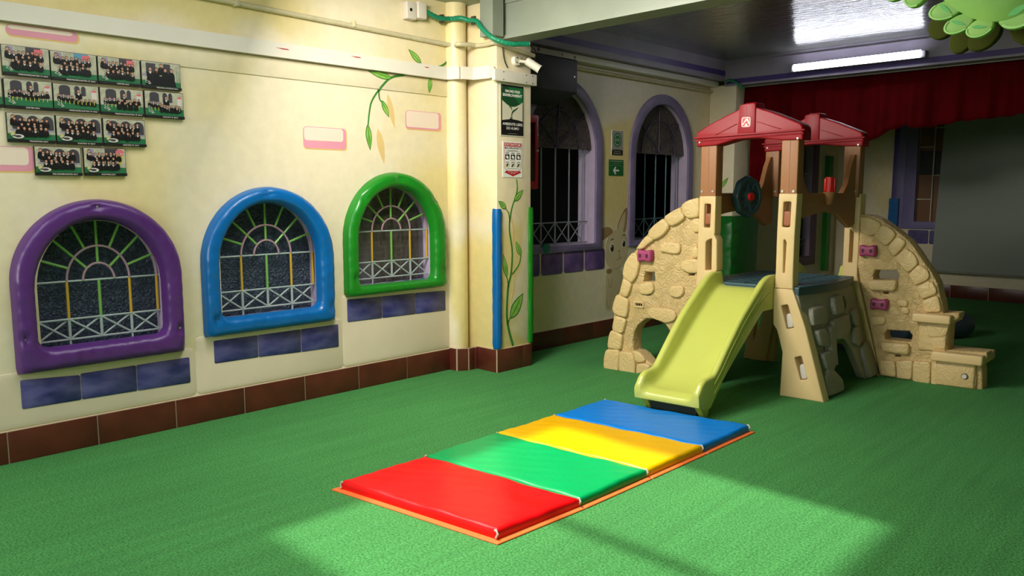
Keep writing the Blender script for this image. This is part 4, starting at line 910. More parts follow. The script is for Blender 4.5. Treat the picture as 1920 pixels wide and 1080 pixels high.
BOT = [(-4.3, 2.12), (-3.9, 2.12), (-3.6, 2.02), (-3.3, 1.90), (-3.0, 1.885), (-2.87, 1.93), (-2.72, 2.005), (-2.62, 2.03), (-2.52, 2.0), (-2.3, 2.02), (-2.1, 2.045), (-1.9, 2.05), (-1.7, 2.07), (-1.2, 2.04), (0, 2.0), (1.6, 2.0)]
o = cloth('valance_curtain', lambda u, t: u, 8.08, lambda u: 2.535, lambda u: interp(u, BOT) + .006 * math.sin(u * 40), -4.3, 1.6, 520, 10, 21, .05, M_RED, 3, .02); tag(o, 'wide dark red gathered valance hanging across the far stage opening', 'curtain')
RE = [(1.30, -4.22), (1.5, -4.10), (1.9, -3.90), (2.15, -3.80), (2.4, -3.75)]
def sx(u, t):
    z = 2.35 + (1.22 - 2.35) * t; re = interp(z, [(1.2, -4.24)] + RE); return -4.28 + (re + 4.28) * u
o = cloth('side_curtain', sx, 8.20, lambda u: 2.35, lambda u: 1.22, 0, 1, 40, 24, 30, .02, M_RED, 5); tag(o, 'dark red side curtain tied back next to the far pillar', 'curtain')
g = G(); g.tube([(-4.3, 7.99, 2.534), (1.8, 7.99, 2.534)], .007, 8); o = g.build('curtain_rod', mat('grey_rod', (150, 148, 140), .4)); tag(o, 'thin curtain rod above the red valance', 'curtain rod')
r = root('projection_screen', (-2.3, 11.38, 0.3), 'large grey white projection screen hanging in front of the far wall', 'screen')
g = G(plane_y(11.38)); g.plate([(-3.27, 0.36), (-0.9, 0.36), (-0.9, 2.7), (-3.20, 2.7)], t=.006)
for z in (0.44, 0.56): g.plate([(-3.265, z), (-0.9, z - .02), (-0.9, z - .012), (-3.265, z + .004)], t=.003, d0=.006)
g.build('screen_cloth', mat('grey_screen_cloth', (152, 158, 150), .7, var=.06, vscale=1.2), r)
g = G(); g.cyl((-3.28, 11.37, .35), (-.9, 11.37, .34), .014, 12); g.build('bottom_bar', mat('screen_bar', (140, 140, 126), .5), r)
g = G(); g.box((-3.3, 11.3, 2.68), (-.8, 11.45, 2.78), bev=.02); g.build('roller_case', M_WHITE, r)
# ------------------------------------------------------------------ bolster
d = (Vector((-2.03, 8.52, 0)) - Vector((-2.46, 7.66, 0))); d.normalize()
g = G(); a = Vector((-2.47, 7.68, .12)); b = Vector((-2.09, 8.46, .12))
prof = [(0, .0), (0, .085), (.012, .108), (.03, .118)] + [(.03 + (1 - .06) * k / 8 * (b - a).length * 1.0, .12) for k in range(1, 8)]
L2 = (b - a).length; prof += [(L2 - .03, .118), (L2 - .012, .108), (L2, .085), (L2, 0)]
x_ = d.orthogonal().normalized(); y_ = d.cross(x_); n = 28; vs = []
for s_, rr in prof: vs += [tuple(a + d * min(s_, L2) + (x_ * math.cos(2 * math.pi * i / n) + y_ * math.sin(2 * math.pi * i / n)) * max(rr, .001)) for i in range(n)]
g.add(vs, [(k * n + i, k * n + (i + 1) % n, (k + 1) * n + (i + 1) % n, (k + 1) * n + i) for k in range(len(prof) - 1) for i in range(n)])
o = g.build('bolster', mat('slate_blue_vinyl', (58, 72, 90), .5), smooth=50); tag(o, 'dark slate blue foam roll lying on the carpet behind the steps', 'foam roll')
# ------------------------------------------------------------------ folding mat
MC = [('red_vinyl', (232, 6, 14)), ('emerald_vinyl', (0, 158, 84)), ('amber_vinyl', (236, 178, 0)), ('azure_vinyl', (0, 126, 218))]
r = root('folding_mat', (-2.65, 3.08, 0), 'foam gym mat of red, green, yellow and blue panels lying on the green carpet', 'mat')
PL = [(-3.070, 1.985), (-3.075, 2.50), (-3.087, 3.03), (-3.090, 3.53), (-3.090, 4.035)]
PR = [(-2.150, 2.115), (-2.125, 2.61), (-2.120, 3.125), (-2.117, 3.64), (-2.117, 4.16)]
M_ORANGE = mat('orange_vinyl', (232, 112, 50), .45)
for k, (nm, c) in enumerate(MC):
    A, B, C_, D_ = (Vector(p) for p in (PL[k], PR[k], PR[k + 1], PL[k + 1]))
    nx, ny = 30, 20; vs = []; rnd = random.Random(k); ph = [rnd.random() * 6 for _ in range(6)]
    def prof(i, n, e=.016, w=.02):
        t = i / n; return t
    def srf(u, v, top):
        p = A.lerp(B, u).lerp(D_.lerp(C_, u), v); eu = min(u, 1 - u) * .97; ev = min(v, 1 - v) * .51
        q = 1.0
        for e in (eu, ev):
            if e < .022: q = min(q, math.sqrt(max(0, 1 - (1 - e / .022) ** 2)))
        h = .040 + .0025 * math.sin(7 * u + ph[0]) * math.sin(4 * v + ph[1]) + .0016 * math.sin(17 * u + 9 * v + ph[2]) + .0012 * math.sin(31 * (u - v) + ph[3])
        return (p.x, p.y, .006 + (h - .022) + .022 * q if top else .006)
    us = [0, .004, .01, .016, .023] + [.023 + .954 * i / nx for i in range(1, nx)] + [.977, .984, .99, .996, 1]
    vs_ = [0, .008, .018, .03, .043] + [.043 + .914 * i / ny for i in range(1, ny)] + [.957, .97, .982, .992, 1]
    for v in vs_: vs += [srf(u, v, True) for u in us]
    a_, b_ = len(us), len(vs_); fs = [(j * a_ + i, j * a_ + i + 1, (j + 1) * a_ + i + 1, (j + 1) * a_ + i) for j in range(b_ - 1) for i in range(a_ - 1)]
    rim = [i for i in range(a_)] + [j * a_ + a_ - 1 for j in range(1, b_)] + [(b_ - 1) * a_ + i for i in range(a_ - 2, -1, -1)] + [j * a_ for j in range(b_ - 2, 0, -1)]
    k0 = len(vs); vs += [(vs[i][0], vs[i][1], .006) for i in rim]; m_ = len(rim)
    fs += [(rim[i], k0 + i, k0 + (i + 1) % m_, rim[(i + 1) % m_]) for i in range(m_)] + [tuple(range(k0, k0 + m_))]
    g = G(); g.add(vs, fs); pm = mat(nm + '_mat', c, .34, spec=.3, bump=.35, bscale=9, bdist=.006, var=.04)
    g.build('mat_panel', pm, r, smooth=45, label=nm.split('_')[0] + ' panel')
    g = G(); U1 = (B - A).normalized(); V1 = (D_ - A).normalized(); e = .03
    q = [A - U1 * e - V1 * (e if k == 0 else -.004), B + U1 * e - V1 * (e if k == 0 else -.004), C_ + U1 * e + V1 * (e * .4 if k == 3 else -.004), D_ - U1 * e + V1 * (e * .4 if k == 3 else -.004)]
    g.plate([tuple(p) for p in q], t=.006, bev=.002, seg=1, fn=lambda x, y, d: (x, y, d + .0005)); g.build('base_sheet', M_ORANGE, r, label='orange underside sheet')
g = G()
for P_ in (PL, PR):
    for k in range(5):
        s_ = 1 if P_ is PR else -1
        g.tube([(P_[k][0] - s_ * .005, P_[k][1] - .002, .012), (P_[k][0] + s_ * .004, P_[k][1], .03), (P_[k][0] - s_ * .006, P_[k][1] + .002, .042), (P_[k][0] - s_ * .014, P_[k][1], .041)], .0045, 6)
build_each(g, 'seam_thread', mat('white_thread', (204, 196, 186), .8), r, label='frayed white corner thread')
# ------------------------------------------------------------------ foam tree crowns
M_FOL = [mat('bright_foliage_paint', (136, 182, 84), .5, rgb2=(112, 166, 76), vscale=5), mat('leaf_rim_paint', (84, 168, 84), .5), mat('leaf_edge_light', (150, 204, 110), .5)]
M_FOLD = mat('olive_foliage_foam', (62, 66, 18), .8, spec=.1, var=.15, vscale=4)
def lobe_cluster(name, y, t, core, lobes_, mats_, label, shade):
    rise = .075 if shade else .10
    """a painted foam cutout: core polygon with rounded petal lobes along its rim"""
    r = root(name, (core[0][0], y, core[0][1] + rise), label, 'tree cutout', 'foam tree foliage cutouts under the ceiling')
    core = [(a + .05, b + rise) for a, b in core]; lobes_ = [(a + .05, b + rise, c, d, e) for a, b, c, d, e in lobes_]
    g = G(plane_y(y)); g.plate(chaikin(core, 2), t=t + .0008, bev=.001, seg=1, mi=0)
    for i, (x, z, rx, rz, rot) in enumerate(lobes_):
        g.plate(ell(x, z, rx, rz, 22, math.radians(rot)), t=t - .0005 * (i % 2), bev=.008, seg=3, mi=0)
    g.build('foliage', mats_[0], r, smooth=60)
    if shade:
        g = G(plane_y(y))
        for i, (x, z, rx, rz, rot) in enumerate(lobes_):
            a = math.radians(rot); ring = ell(x, z, rx * .985, rz * .985, 26, a); inn = ell(x + .006 * 0, z, rx * .86, rz * .86, 26, a)
            # green rim only on the outer half of every lobe
            c0 = Vector((sum(p[0] for p in core) / len(core), sum(p[1] for p in core) / len(core))); out = (Vector((x, z)) - c0).normalized()
            for k in range(26):
                p, q = Vector(ring[k]), Vector(ring[(k + 1) % 26]); mid = ((p + q) / 2 - Vector((x, z))).normalized()
                if mid.dot(out) > 0.12: g.plate([tuple(p), tuple(q), inn[(k + 1) % 26], inn[k]], t=.0012, d0=t + .0005, mi=0, back=False)
            h = Vector((x, z)) - out * rx * .05; g.plate(leafshape(h - Vector((-out.y, out.x)) * rx * .55, h + Vector((-out.y, out.x)) * rx * .5, rz * .38), t=.001, d0=t + .0015, mi=1, back=False)
        build_each(g, 'painted_shading', [M_FOL[2], M_FOL[1]], r, smooth=0)
    return r
Yc = 3.5
lobe_cluster('foliage_cutout', Yc, .03, [(-1.16, 2.17), (-0.98, 1.99), (-0.86, 1.955), (-0.74, 2.0), (-0.72, 2.2), (-0.70, 2.5), (-1.2, 2.5)],
    [(-1.245, 2.145, .052, .042, 20), (-1.17, 2.115, .045, .052, -20), (-1.055, 2.035, .062, .036, 8), (-1.005, 1.975, .055, .034, 20), (-0.93, 1.95, .050, .034, 18), (-0.80, 1.995, .078, .062, 30), (-0.74, 2.09, .05, .04, 20)], [M_FOL[0]], 'bright green painted foam foliage cutout hanging at top right', True)
lobe_cluster('foliage_cutout', Yc + .18, .03, [(-1.13, 2.1), (-1.05, 1.99), (-0.80, 1.99), (-0.66, 1.98), (-0.6, 2.05), (-0.6, 2.6), (-1.2, 2.6)],
    [(-1.12, 1.985, .055, .05, 60), (-1.04, 1.925, .062, .045, 70), (-0.96, 1.925, .07, .05, 40), (-0.79, 1.95, .085, .085, 30), (-0.74, 1.905, .08, .06, 60), (-0.62, 2.02, .08, .07, 0)], [M_FOLD], 'dark olive foam foliage cutout behind the bright green one', False)
# hangers up to the ceiling
for x, y in ((-0.9, Yc - .015), (-0.9, Yc + .165)):
    g = G(); g.cyl((x, y, 2.45), (x, y, 2.82), .004, 6); o = g.build('hanging_wire', mat('wire', (120, 120, 118), .4)); tag(o, 'thin wire holding the %s foam foliage to the ceiling' % ('bright green' if y < 3.6 else 'olive'), 'wire')
# ------------------------------------------------------------------ the climbing play tower
TH = math.radians(6.7); OX, OY = -2.066, 5.117
def T(u, v, z): return (OX + u * math.cos(TH), OY + v + u * math.sin(TH), z)       # tower frame: u along its front, v back
def FP(v0): return lambda a, b, d: T(a, v0 - d, b)                                   # front facing plane
def SP(u0): return lambda v, z, d: T(u0 + d, v, z)                                   # side facing plane
D = {
 'lw_stones': [[[-1.089,1.301],[-1.031,1.342],[-0.943,1.363],[-0.939,1.224],[-1.005,1.207],[-1.054,1.222]],[[-1.224,1.216],[-1.156,1.259],[-1.089,1.291],[-1.05,1.213],[-1.108,1.17],[-1.168,1.144]],[[-1.354,1.101],[-1.3,1.156],[-1.226,1.209],[-1.171,1.148],[-1.22,1.084],[-1.278,1.046],[-1.324,1.042]],[[-1.455,0.961],[-1.405,1.03],[-1.358,1.079],[-1.297,1.043],[-1.356,1.001],[-1.394,0.968]],[[-1.566,0.773],[-1.546,0.855],[-1.511,0.908],[-1.471,0.946],[-1.433,0.923],[-1.42,0.854],[-1.442,0.752],[-1.485,0.698],[-1.554,0.742]],[[-1.585,0.632],[-1.557,0.737],[-1.482,0.698],[-1.505,0.616],[-1.533,0.581],[-1.583,0.61]],[[-1.654,0.477],[-1.638,0.546],[-1.614,0.607],[-1.508,0.571],[-1.514,0.482],[-1.526,0.422],[-1.628,0.442]],[[-1.651,0.327],[-1.64,0.388],[-1.628,0.433],[-1.526,0.415],[-1.542,0.346],[-1.557,0.292],[-1.639,0.306]],[[-1.692,0.178],[-1.68,0.271],[-1.656,0.319],[-1.557,0.285],[-1.564,0.209],[-1.572,0.163],[-1.678,0.162]],[[-1.724,-0.009],[-1.722,0.083],[-1.705,0.151],[-1.584,0.166],[-1.584,0.086],[-1.586,-0.013]],[[-1.582,-0.012],[-1.582,0.154],[-1.463,0.154],[-1.445,0.089],[-1.435,-0.017]],[[-1.428,0.069],[-1.355,0.086],[-1.303,0.071],[-1.325,0.031],[-1.43,-0.018]]],
 'lw_bricks': [[[-1.257,0.991],[-1.227,1.031],[-1.089,1.026],[-1.085,0.956],[-1.117,0.941],[-1.256,0.956]],[[-1.089,0.838],[-1.064,0.905],[-0.944,0.915],[-0.941,0.812],[-1.016,0.807]],[[-0.992,1.002],[-0.947,1.004],[-0.944,0.922],[-0.994,0.922]],[[-1.005,1.2],[-0.969,1.214],[-0.938,1.208],[-0.935,1.11],[-0.995,1.109]],[[-1.424,0.651],[-1.42,0.702],[-1.305,0.718],[-1.296,0.647],[-1.335,0.622],[-1.412,0.62]],[[-1.171,0.649],[-1.161,0.699],[-1.058,0.71],[-1.049,0.652],[-1.093,0.613],[-1.163,0.626]],[[-1.343,0.484],[-1.325,0.526],[-1.137,0.524],[-1.102,0.492],[-1.119,0.44],[-1.188,0.416],[-1.331,0.448]],[[-1.463,0.169],[-1.422,0.169],[-1.364,0.129],[-1.355,0.098],[-1.429,0.076],[-1.454,0.103]]],
 'lw_out': [[-0.943,1.363],[-1.031,1.346],[-1.089,1.301],[-1.156,1.266],[-1.224,1.216],[-1.3,1.161],[-1.358,1.1],[-1.416,1.027],[-1.463,0.961],[-1.519,0.91],[-1.554,0.854],[-1.573,0.773],[-1.594,0.668],[-1.617,0.6],[-1.646,0.515],[-1.658,0.424],[-1.663,0.326],[-1.693,0.224],[-1.705,0.151],[-1.725,0.075],[-1.729,-0.015],[-1.586,-0.02],[-1.427,-0.019],[-1.298,0.032],[-1.298,0.072]],
 'lw_holes': [[[-1.387,0.792],[-1.307,0.796],[-1.298,0.723],[-1.398,0.716]],[[-1.472,0.168],[-1.48,0.249],[-1.467,0.324],[-1.435,0.379],[-1.363,0.434],[-1.283,0.434],[-1.204,0.403],[-1.139,0.317],[-1.137,0.217],[-1.228,0.103],[-1.298,0.072],[-1.347,0.102],[-1.397,0.147],[-1.439,0.167]],[[-1.026,0.805],[-0.979,0.808],[-0.982,0.79],[-1.023,0.787]],[[-1.37,0.631],[-1.335,0.633],[-1.338,0.617],[-1.367,0.615]]],
 'lw_socket': [[-1.471,0.56],[-1.385,0.567],[-1.384,0.512],[-1.47,0.504]],
 'lw_hold': [[-1.426,0.961],[-1.306,0.878]],
 'rw_stones': [[[-0.214,1.217],[-0.129,1.207],[-0.057,1.163],[-0.077,1.095],[-0.122,1.065],[-0.197,1.091]],[[-0.052,1.159],[-0.001,1.139],[0.049,1.092],[0.029,1.049],[-0.017,0.996],[-0.081,1.038],[-0.112,1.066]],[[0.056,1.078],[0.12,1.035],[0.099,0.989],[0.037,0.916],[-0.011,0.989]],[[0.116,0.99],[0.174,0.951],[0.209,0.886],[0.192,0.855],[0.139,0.803],[0.043,0.908]],[[0.21,0.874],[0.255,0.851],[0.284,0.812],[0.284,0.77],[0.194,0.712],[0.145,0.793]],[[0.291,0.76],[0.323,0.732],[0.345,0.669],[0.246,0.615],[0.197,0.702]],[[0.346,0.655],[0.364,0.604],[0.377,0.536],[0.267,0.522],[0.246,0.605]],[[0.278,0.436],[0.436,0.459],[0.425,0.389],[0.415,0.358],[0.309,0.337]],[[0.321,0.333],[0.416,0.35],[0.425,0.265],[0.332,0.253]],[[-0.018,0.13],[0.091,0.134],[0.106,0.012],[0.0,0.016]],[[0.098,0.135],[0.212,0.156],[0.212,0.006],[0.111,0.007]],[[0.214,0.153],[0.331,0.158],[0.336,-0.009],[0.217,-0.004]],[[0.336,0.155],[0.477,0.163],[0.495,0.107],[0.493,-0.007],[0.341,-0.011]],[[0.499,0.156],[0.62,0.152],[0.627,0.071],[0.624,-0.009],[0.509,-0.013]]],
 'rw_bricks': [[[-0.128,0.736],[0.074,0.749],[0.069,0.664],[-0.114,0.658]],[[-0.018,0.271],[0.184,0.278],[0.185,0.195],[0.003,0.198]],[[0.073,0.601],[0.15,0.603],[0.152,0.551],[0.082,0.552]],[[0.105,0.545],[0.162,0.548],[0.162,0.495],[0.11,0.5]],[[-0.104,0.456],[0.002,0.47],[0.009,0.409],[-0.087,0.385]]],
 'rw_out': [[-0.217,1.231],[-0.143,1.228],[-0.062,1.191],[0.045,1.113],[0.125,1.046],[0.179,0.979],[0.24,0.888],[0.294,0.817],[0.335,0.74],[0.354,0.663],[0.373,0.605],[0.386,0.523],[0.487,0.536],[0.489,0.499],[0.438,0.453],[0.424,0.355],[0.429,0.258],[0.676,0.272],[0.678,0.228],[0.647,0.18],[0.656,0.13],[0.664,-0.003],[0.506,-0.019],[0.341,-0.016],[0.215,-0.007],[0.099,0.001],[-0.014,0.006],[-0.048,0.145],[-0.098,0.347],[-0.191,0.703],[-0.218,0.846]],
 'rw_holes': [[[-0.105,0.769],[-0.089,0.813],[0.061,0.819],[0.077,0.785],[0.072,0.742],[-0.096,0.738]],[[-0.004,0.325],[0.014,0.362],[0.169,0.369],[0.192,0.34],[0.183,0.289],[0.011,0.289]],[[-0.025,0.65],[0.012,0.651],[0.01,0.636],[-0.024,0.634]],[[0.083,0.179],[0.121,0.181],[0.12,0.167],[0.085,0.165]]],
 'rw_holds': [[[-0.197,0.997],[-0.077,0.918]],[[-0.099,0.595],[0.023,0.519]]],
 'rw_knob': [[0.559,0.089]],
 'lp_out': [[-0.938,1.372],[-0.816,1.372],[-0.815,1.11],[-0.82,1.098],[-0.798,1.06],[-0.791,0.843],[-0.799,0.837],[-0.795,0.715],[-0.939,0.704],[-0.939,0.828],[-0.929,0.835]],
 'lp_holes': [[[-0.898,1.312],[-0.892,1.317],[-0.855,1.316],[-0.851,1.309],[-0.853,1.151],[-0.859,1.146],[-0.897,1.146],[-0.899,1.153]],[[-0.874,1.054],[-0.837,1.071],[-0.834,0.841],[-0.88,0.838],[-0.883,1.038]]],
 'lp_peg': [[-0.9,1.248],[-0.85,1.167]],
 'rp_holes': [[[-0.332,1.331],[-0.327,1.336],[-0.286,1.336],[-0.282,1.33],[-0.284,1.171],[-0.289,1.164],[-0.33,1.163],[-0.335,1.17]],[[-0.322,1.083],[-0.308,1.075],[-0.303,1.061],[-0.307,0.856],[-0.312,0.851],[-0.318,0.855]],[[-0.32,0.628],[-0.275,0.64],[-0.228,0.484],[-0.275,0.468]],[[-0.215,0.28],[-0.17,0.296],[-0.122,0.142],[-0.169,0.125]]],
 'rp_pegs': [[[-0.335,1.273],[-0.281,1.171]],[[-0.29,0.575],[-0.25,0.578],[-0.231,0.488],[-0.276,0.473]],[[-0.187,0.232],[-0.151,0.24],[-0.124,0.144],[-0.169,0.131]]],
 'arch_out': [[-0.028,0.715],[0.38,0.692],[0.728,0.703],[0.927,0.734],[0.925,0.673],[0.966,0.469],[1.0,0.219],[1.161,0.117],[1.113,-0.001],[0.863,-0.012],[0.654,0.032],[0.636,0.078],[0.592,0.265],[0.551,0.319],[0.482,0.342],[0.39,0.341],[0.34,0.291],[0.318,0.191],[0.321,0.145],[0.374,0.069],[0.368,-0.013],[0.112,-0.001],[0.07,0.141],[0.053,0.411],[0.008,0.644]],
}
def _t(x): return tuple(x) if x and isinstance(x[0], (int, float)) else [_t(y) for y in x]
D = {k: _t(v) for k, v in D.items()}
M_TAN = smooth_plastic('tan_plastic', (226, 196, 142), .38)
M_STONE = stone_plastic('tan_stone_plastic', (210, 180, 124), 15, .85)
M_STONE2 = stone_plastic('tan_block_plastic', (220, 190, 132), 9, .5)
M_BROWN = smooth_plastic('brown_plastic', (164, 112, 74), .48)
M_PEG = smooth_plastic('copper_brown_plastic', (160, 98, 68), .4)
M_WPEG = smooth_plastic('pale_grey_plastic', (214, 206, 196), .35)
M_ROOF = smooth_plastic('red_plastic', (154, 18, 32), .45)
M_LIME = mat('lime_slide_plastic', (200, 206, 100), .28, var=.04, vscale=4)
M_GREY = stone_plastic('grey_stone_plastic', (142, 140, 124), 10, .4)
M_TEAL = smooth_plastic('dark_teal_plastic', (44, 76, 84), .38)
M_HOLD = smooth_plastic('magenta_plastic', (166, 70, 112), .35)
tower = root('play_tower', T(-0.5, 0.5, 0), 'tan plastic climbing tower with red roofs and a lime slide on the carpet', 'play structure')
DARKHOLE = mat('black_void', (6, 6, 6), .8)

def stone(g, pts, v0, t=.03, bev=.014, mi=1, d0=0.0, rc=.014):
    g.plate(cut(cut(inset(orient(pts, True), -.001), rc), .005), t=t, d0=d0, bev=bev, seg=4, mi=mi, fn=FP(v0))
# left climbing wall
vL = 0.03; TK = .11
g = G(); g.plate(D['lw_out'] + [(-0.915, 0.03), (-0.915, 1.355)], D['lw_holes'], t=TK, d0=-TK, bev=.012, seg=3, fn=FP(vL))
for s_ in D['lw_stones']: stone(g, s_, vL, .032, .014)
for s_ in D['lw_bricks']: stone(g, s_, vL, .022, .012)
lw = g.build('climbing_wall', [M_STONE, M_STONE2], tower, smooth=50, label='left curved wall of moulded stones with a crawl hole')
x0, z0 = D['lw_socket'][0]; x1, z1 = D['lw_socket'][2]
g = G(); g.plate(rounded(x0, z0, x1, z1, .01), [rounded(x0 + .012, z0 - .01, x1 - .012, z1 + .01, .008)], t=.012, d0=0.0, bev=.003, seg=2, fn=FP(vL)); g.build('socket_rim', M_STONE2, lw)
g = G()
for k in range(3): c = x0 + (x1 - x0) * (.3 + .22 * k); g.plate(ell(c, (z0 + z1) / 2, .008, .009, 10), t=.001, d0=.002, fn=FP(vL))
build_each(g, 'bolt_hole', DARKHOLE, lw)
def hold(parent, x0, z0, x1, z1, v0):
    w, h = x1 - x0, z1 - z0; cx, cz = (x0 + x1) / 2, (z0 + z1) / 2
    sh = chaikin([(x0, z0 + h * .15), (x0 + w * .12, z0), (cx - w * .1, z0 + h * .10), (cx + w * .1, z0 + h * .10), (x1 - w * .12, z0), (x1, z0 + h * .15), (x1, z1 - h * .15), (x1 - w * .12, z1), (cx + w * .1, z1 - h * .12), (cx - w * .1, z1 - h * .12), (x0 + w * .12, z1), (x0, z1 - h * .15)], 1)
    g = G(); g.plate(sh, t=.055, bev=.018, seg=5, fn=FP(v0)); o = g.build('climbing_hold', M_HOLD, parent, smooth=60, label='magenta hand hold')
    g = G()
    for s_ in (-1, 1): g.plate(ell(cx + s_ * w * .24, cz, w * .10, h * .17, 12), t=.001, d0=.0546, fn=FP(v0))
    build_each(g, 'bolt_recess', mat('maroon_recess', (70, 16, 36), .6), parent); return o
(a, b), (c, d) = D['lw_hold']; hold(lw, a, d - .008, c, b + .008, vL)
# right climbing wall with two steps
vR = 1.046
g = G(); g.plate(D['rw_out'], D['rw_holes'], t=.13, d0=-.13, bev=.012, seg=3, fn=FP(vR))
for s_ in D['rw_stones']: stone(g, s_, vR, .026, .012)
for i, s_ in enumerate(D['rw_bricks']): stone(g, s_, vR, .045 if i < 2 else .018, .018 if i < 2 else .010)
rw = g.build('climbing_wall', [M_STONE, M_STONE2], tower, smooth=50, label='right curved wall of moulded stones with steps')
for (u0, u1, zt, zb, dep) in ((.205, .455, .520, .455, .25), (.345, .67, .252, .182, .28)):
    g = G(); g.box((u0, vR - .085, zb), (u1, vR + dep, zt), bev=.012, fn=T); g.build('step', M_TAN, tower, smooth=40)
g = G(); g.box((.37, vR - .04, .0), (.62, vR + .24, .19), bev=.015, fn=T); g.box((.235, vR - .02, .24), (.42, vR + .2, .47), bev=.015, fn=T); g.build('step_block', M_STONE2, tower, smooth=40)
for (a, b), (c, d) in D['rw_holds']: hold(rw, a, d - .008, c, b + .008, vR)
(ku, kz), = D['rw_knob']; g = G(); g.cyl(T(ku, vR - .045, kz), T(ku, vR - .026, kz), .022, 20, 1); g.cyl(T(ku, vR - .055, kz), T(ku, vR - .03, kz), .016, 20); g.build('plug', [M_WPEG, mat('shadow_ring', (90, 80, 56), .6)], rw)
# posts -----------------------------------------------------------------
def post(outline, holes, v0, depth, pegs, pegmats, parent=tower, split=None):
    g = G()
    if split is None: g.plate(outline, holes, t=depth, d0=-depth, bev=.007, seg=3, fn=FP(v0))
    else:
        up, lo = split; top = [h for h in holes if min(q[1] for q in h) > .746]; low = [h for h in holes if h not in top]
        g.plate(up, top, t=depth, d0=-depth, bev=.007, seg=3, fn=FP(v0)); g.plate(lo, low, t=depth + .003, d0=-depth, bev=.008, seg=3, fn=FP(v0))
    p = g.build('post', M_TAN, parent, smooth=40)
    g = G(); xs = [q[0] for h in holes for q in h]
    for h in [h for h in holes if max(q[1] for q in h) - min(q[1] for q in h) < .22]: # pockets closed at the back
        g.plate(h, t=.004, d0=-depth + .004, fn=FP(v0))
    build_each(g, 'pocket_back', mat('tan_pocket', (176, 146, 96), .5), p, smooth=0)
    for (q, m) in zip(pegs, pegmats):
        g = G(); g.plate(chaikin(cut(q, .010), 1), t=.05, d0=-.058, bev=.010, seg=3, fn=FP(v0)); g.build('peg', m, p, smooth=50)
    return p
def quad(a, b): (x0, z0), (x1, z1) = a, b; return [(x0, z1), (x1, z1), (x1, z0), (x0, z0)]
post(D['lp_out'][:8] + [(-.795, .03), (-.95, .03)] + [(-.946, .835), (-.943, 1.0)], [cut(h, .004) for h in D['lp_holes']], 0.0, .085, [quad(*D['lp_peg'])], [M_PEG])
rp = [(-.367, 1.386), (-.363, 1.39), (-.244, 1.389), (-.25, 1.10), (-.25, .752), (-.153, .497), (-.008, -.002), (-.21, 0.0), (-.305, 0.0), (-.299, .306), (-.329, .416), (-.347, .466), (-.37, .495), (-.375, .67), (-.368, .742), (-.368, .86), (-.37, 1.11)]
post(rp, [cut(h, .006) for h in D['rp_holes']], 0.0, .085, [quad(*D['rp_pegs'][0]), D['rp_pegs'][1], D['rp_pegs'][2]], [M_PEG, M_WPEG, M_WPEG], split=([q for q in rp if q[1] > .8 or q == (-.25, .752)] [:4] + [(-.25, .85), (-.247, .747), (-.372, .747)] + [(-.368, .86), (-.37, 1.11)], [(-.374, .745), (-.247, .745)] + rp[5:14]))
# back posts (slot handles) and splayed feet
def backpost(u0, v0, mirror):
    s_ = -1 if mirror else 1; f = lambda P_: [(u0 + s_ * x, z) for x, z in P_]
    out = f([(-.11, 1.385), (0, 1.385), (0, .76), (.17, .12), (.19, 0), (.05, 0), (.0, .35), (-.06, .70), (-.11, .76)])
    slot = f([(-.068, 1.12), (-.040, 1.09), (-.040, .86), (-.068, .86)])
    g = G(); g.plate(out, [slot], t=.10, d0=-.10, bev=.007, seg=3, fn=FP(v0)); return g.build('post', M_TAN, tower, smooth=40)
backpost(-.217, vR - .002, False); backpost(-.845, vR - .002, True)
# lower cross panel under the back of the deck
g = G(); g.plate([(-1.10, 0), (-.84, 0), (-.82, .45), (-.9, .68), (-1.02, .68)], [chaikin([(-1.03, .12), (-.93, .15), (-.91, .40), (-1.0, .46)], 1)], t=.06, d0=-.06, bev=.006, seg=2, fn=FP(vR + .02)); g.build('leg_panel', M_TAN, tower, smooth=40)
# brown upper posts with roofs
def roofpost(u0, u1, v0, dep=.095):
    g = G(); g.box((u0, v0, 1.36), (u1, v0 + dep, 1.76), bev=.006, fn=T); c = (u0 + u1) / 2
    g.plate([(c - .003, 1.39), (c + .003, 1.39), (c + .003, 1.74), (c - .003, 1.74)], t=.002, fn=FP(v0)); p = g.build('roof_post', M_BROWN, tower, smooth=40)
    g = G()
    for q in (u0 + .018, u1 - .02): g.cyl(T(q, v0 + .001, 1.405), T(q, v0 - .006, 1.405), .009, 12)
    build_each(g, 'screw', mat('steel_nail', (210, 206, 200), .3), p)
roofpost(-.938, -.82, .004); roofpost(-.362, -.25, .004); roofpost(-.345, -.228, vR - .03); roofpost(-.95, -.84, vR - .03)
# side rails of brown plastic
def rail(u0, t, name='side_rail'):
    v1 = vR + .0
    top = [(.02, 1.66), (.05, 1.64), (.135, 1.46), (.20, 1.393), (.80, 1.393), (.87, 1.46), (.93, 1.60), (.985, 1.68), (v1, 1.68)]
    bot = [(v1, 1.16), (.96, 1.13), (.86, 1.17), (.72, 1.235), (.5, 1.262), (.3, 1.245), (.02, 1.21)]
    g = G(); g.plate(top + bot, t=t, bev=.005, seg=2, fn=SP(u0)); return g.build(name, M_BROWN, tower, smooth=40)
rr = rail(-.288, .035); lr = rail(-.925, .035)
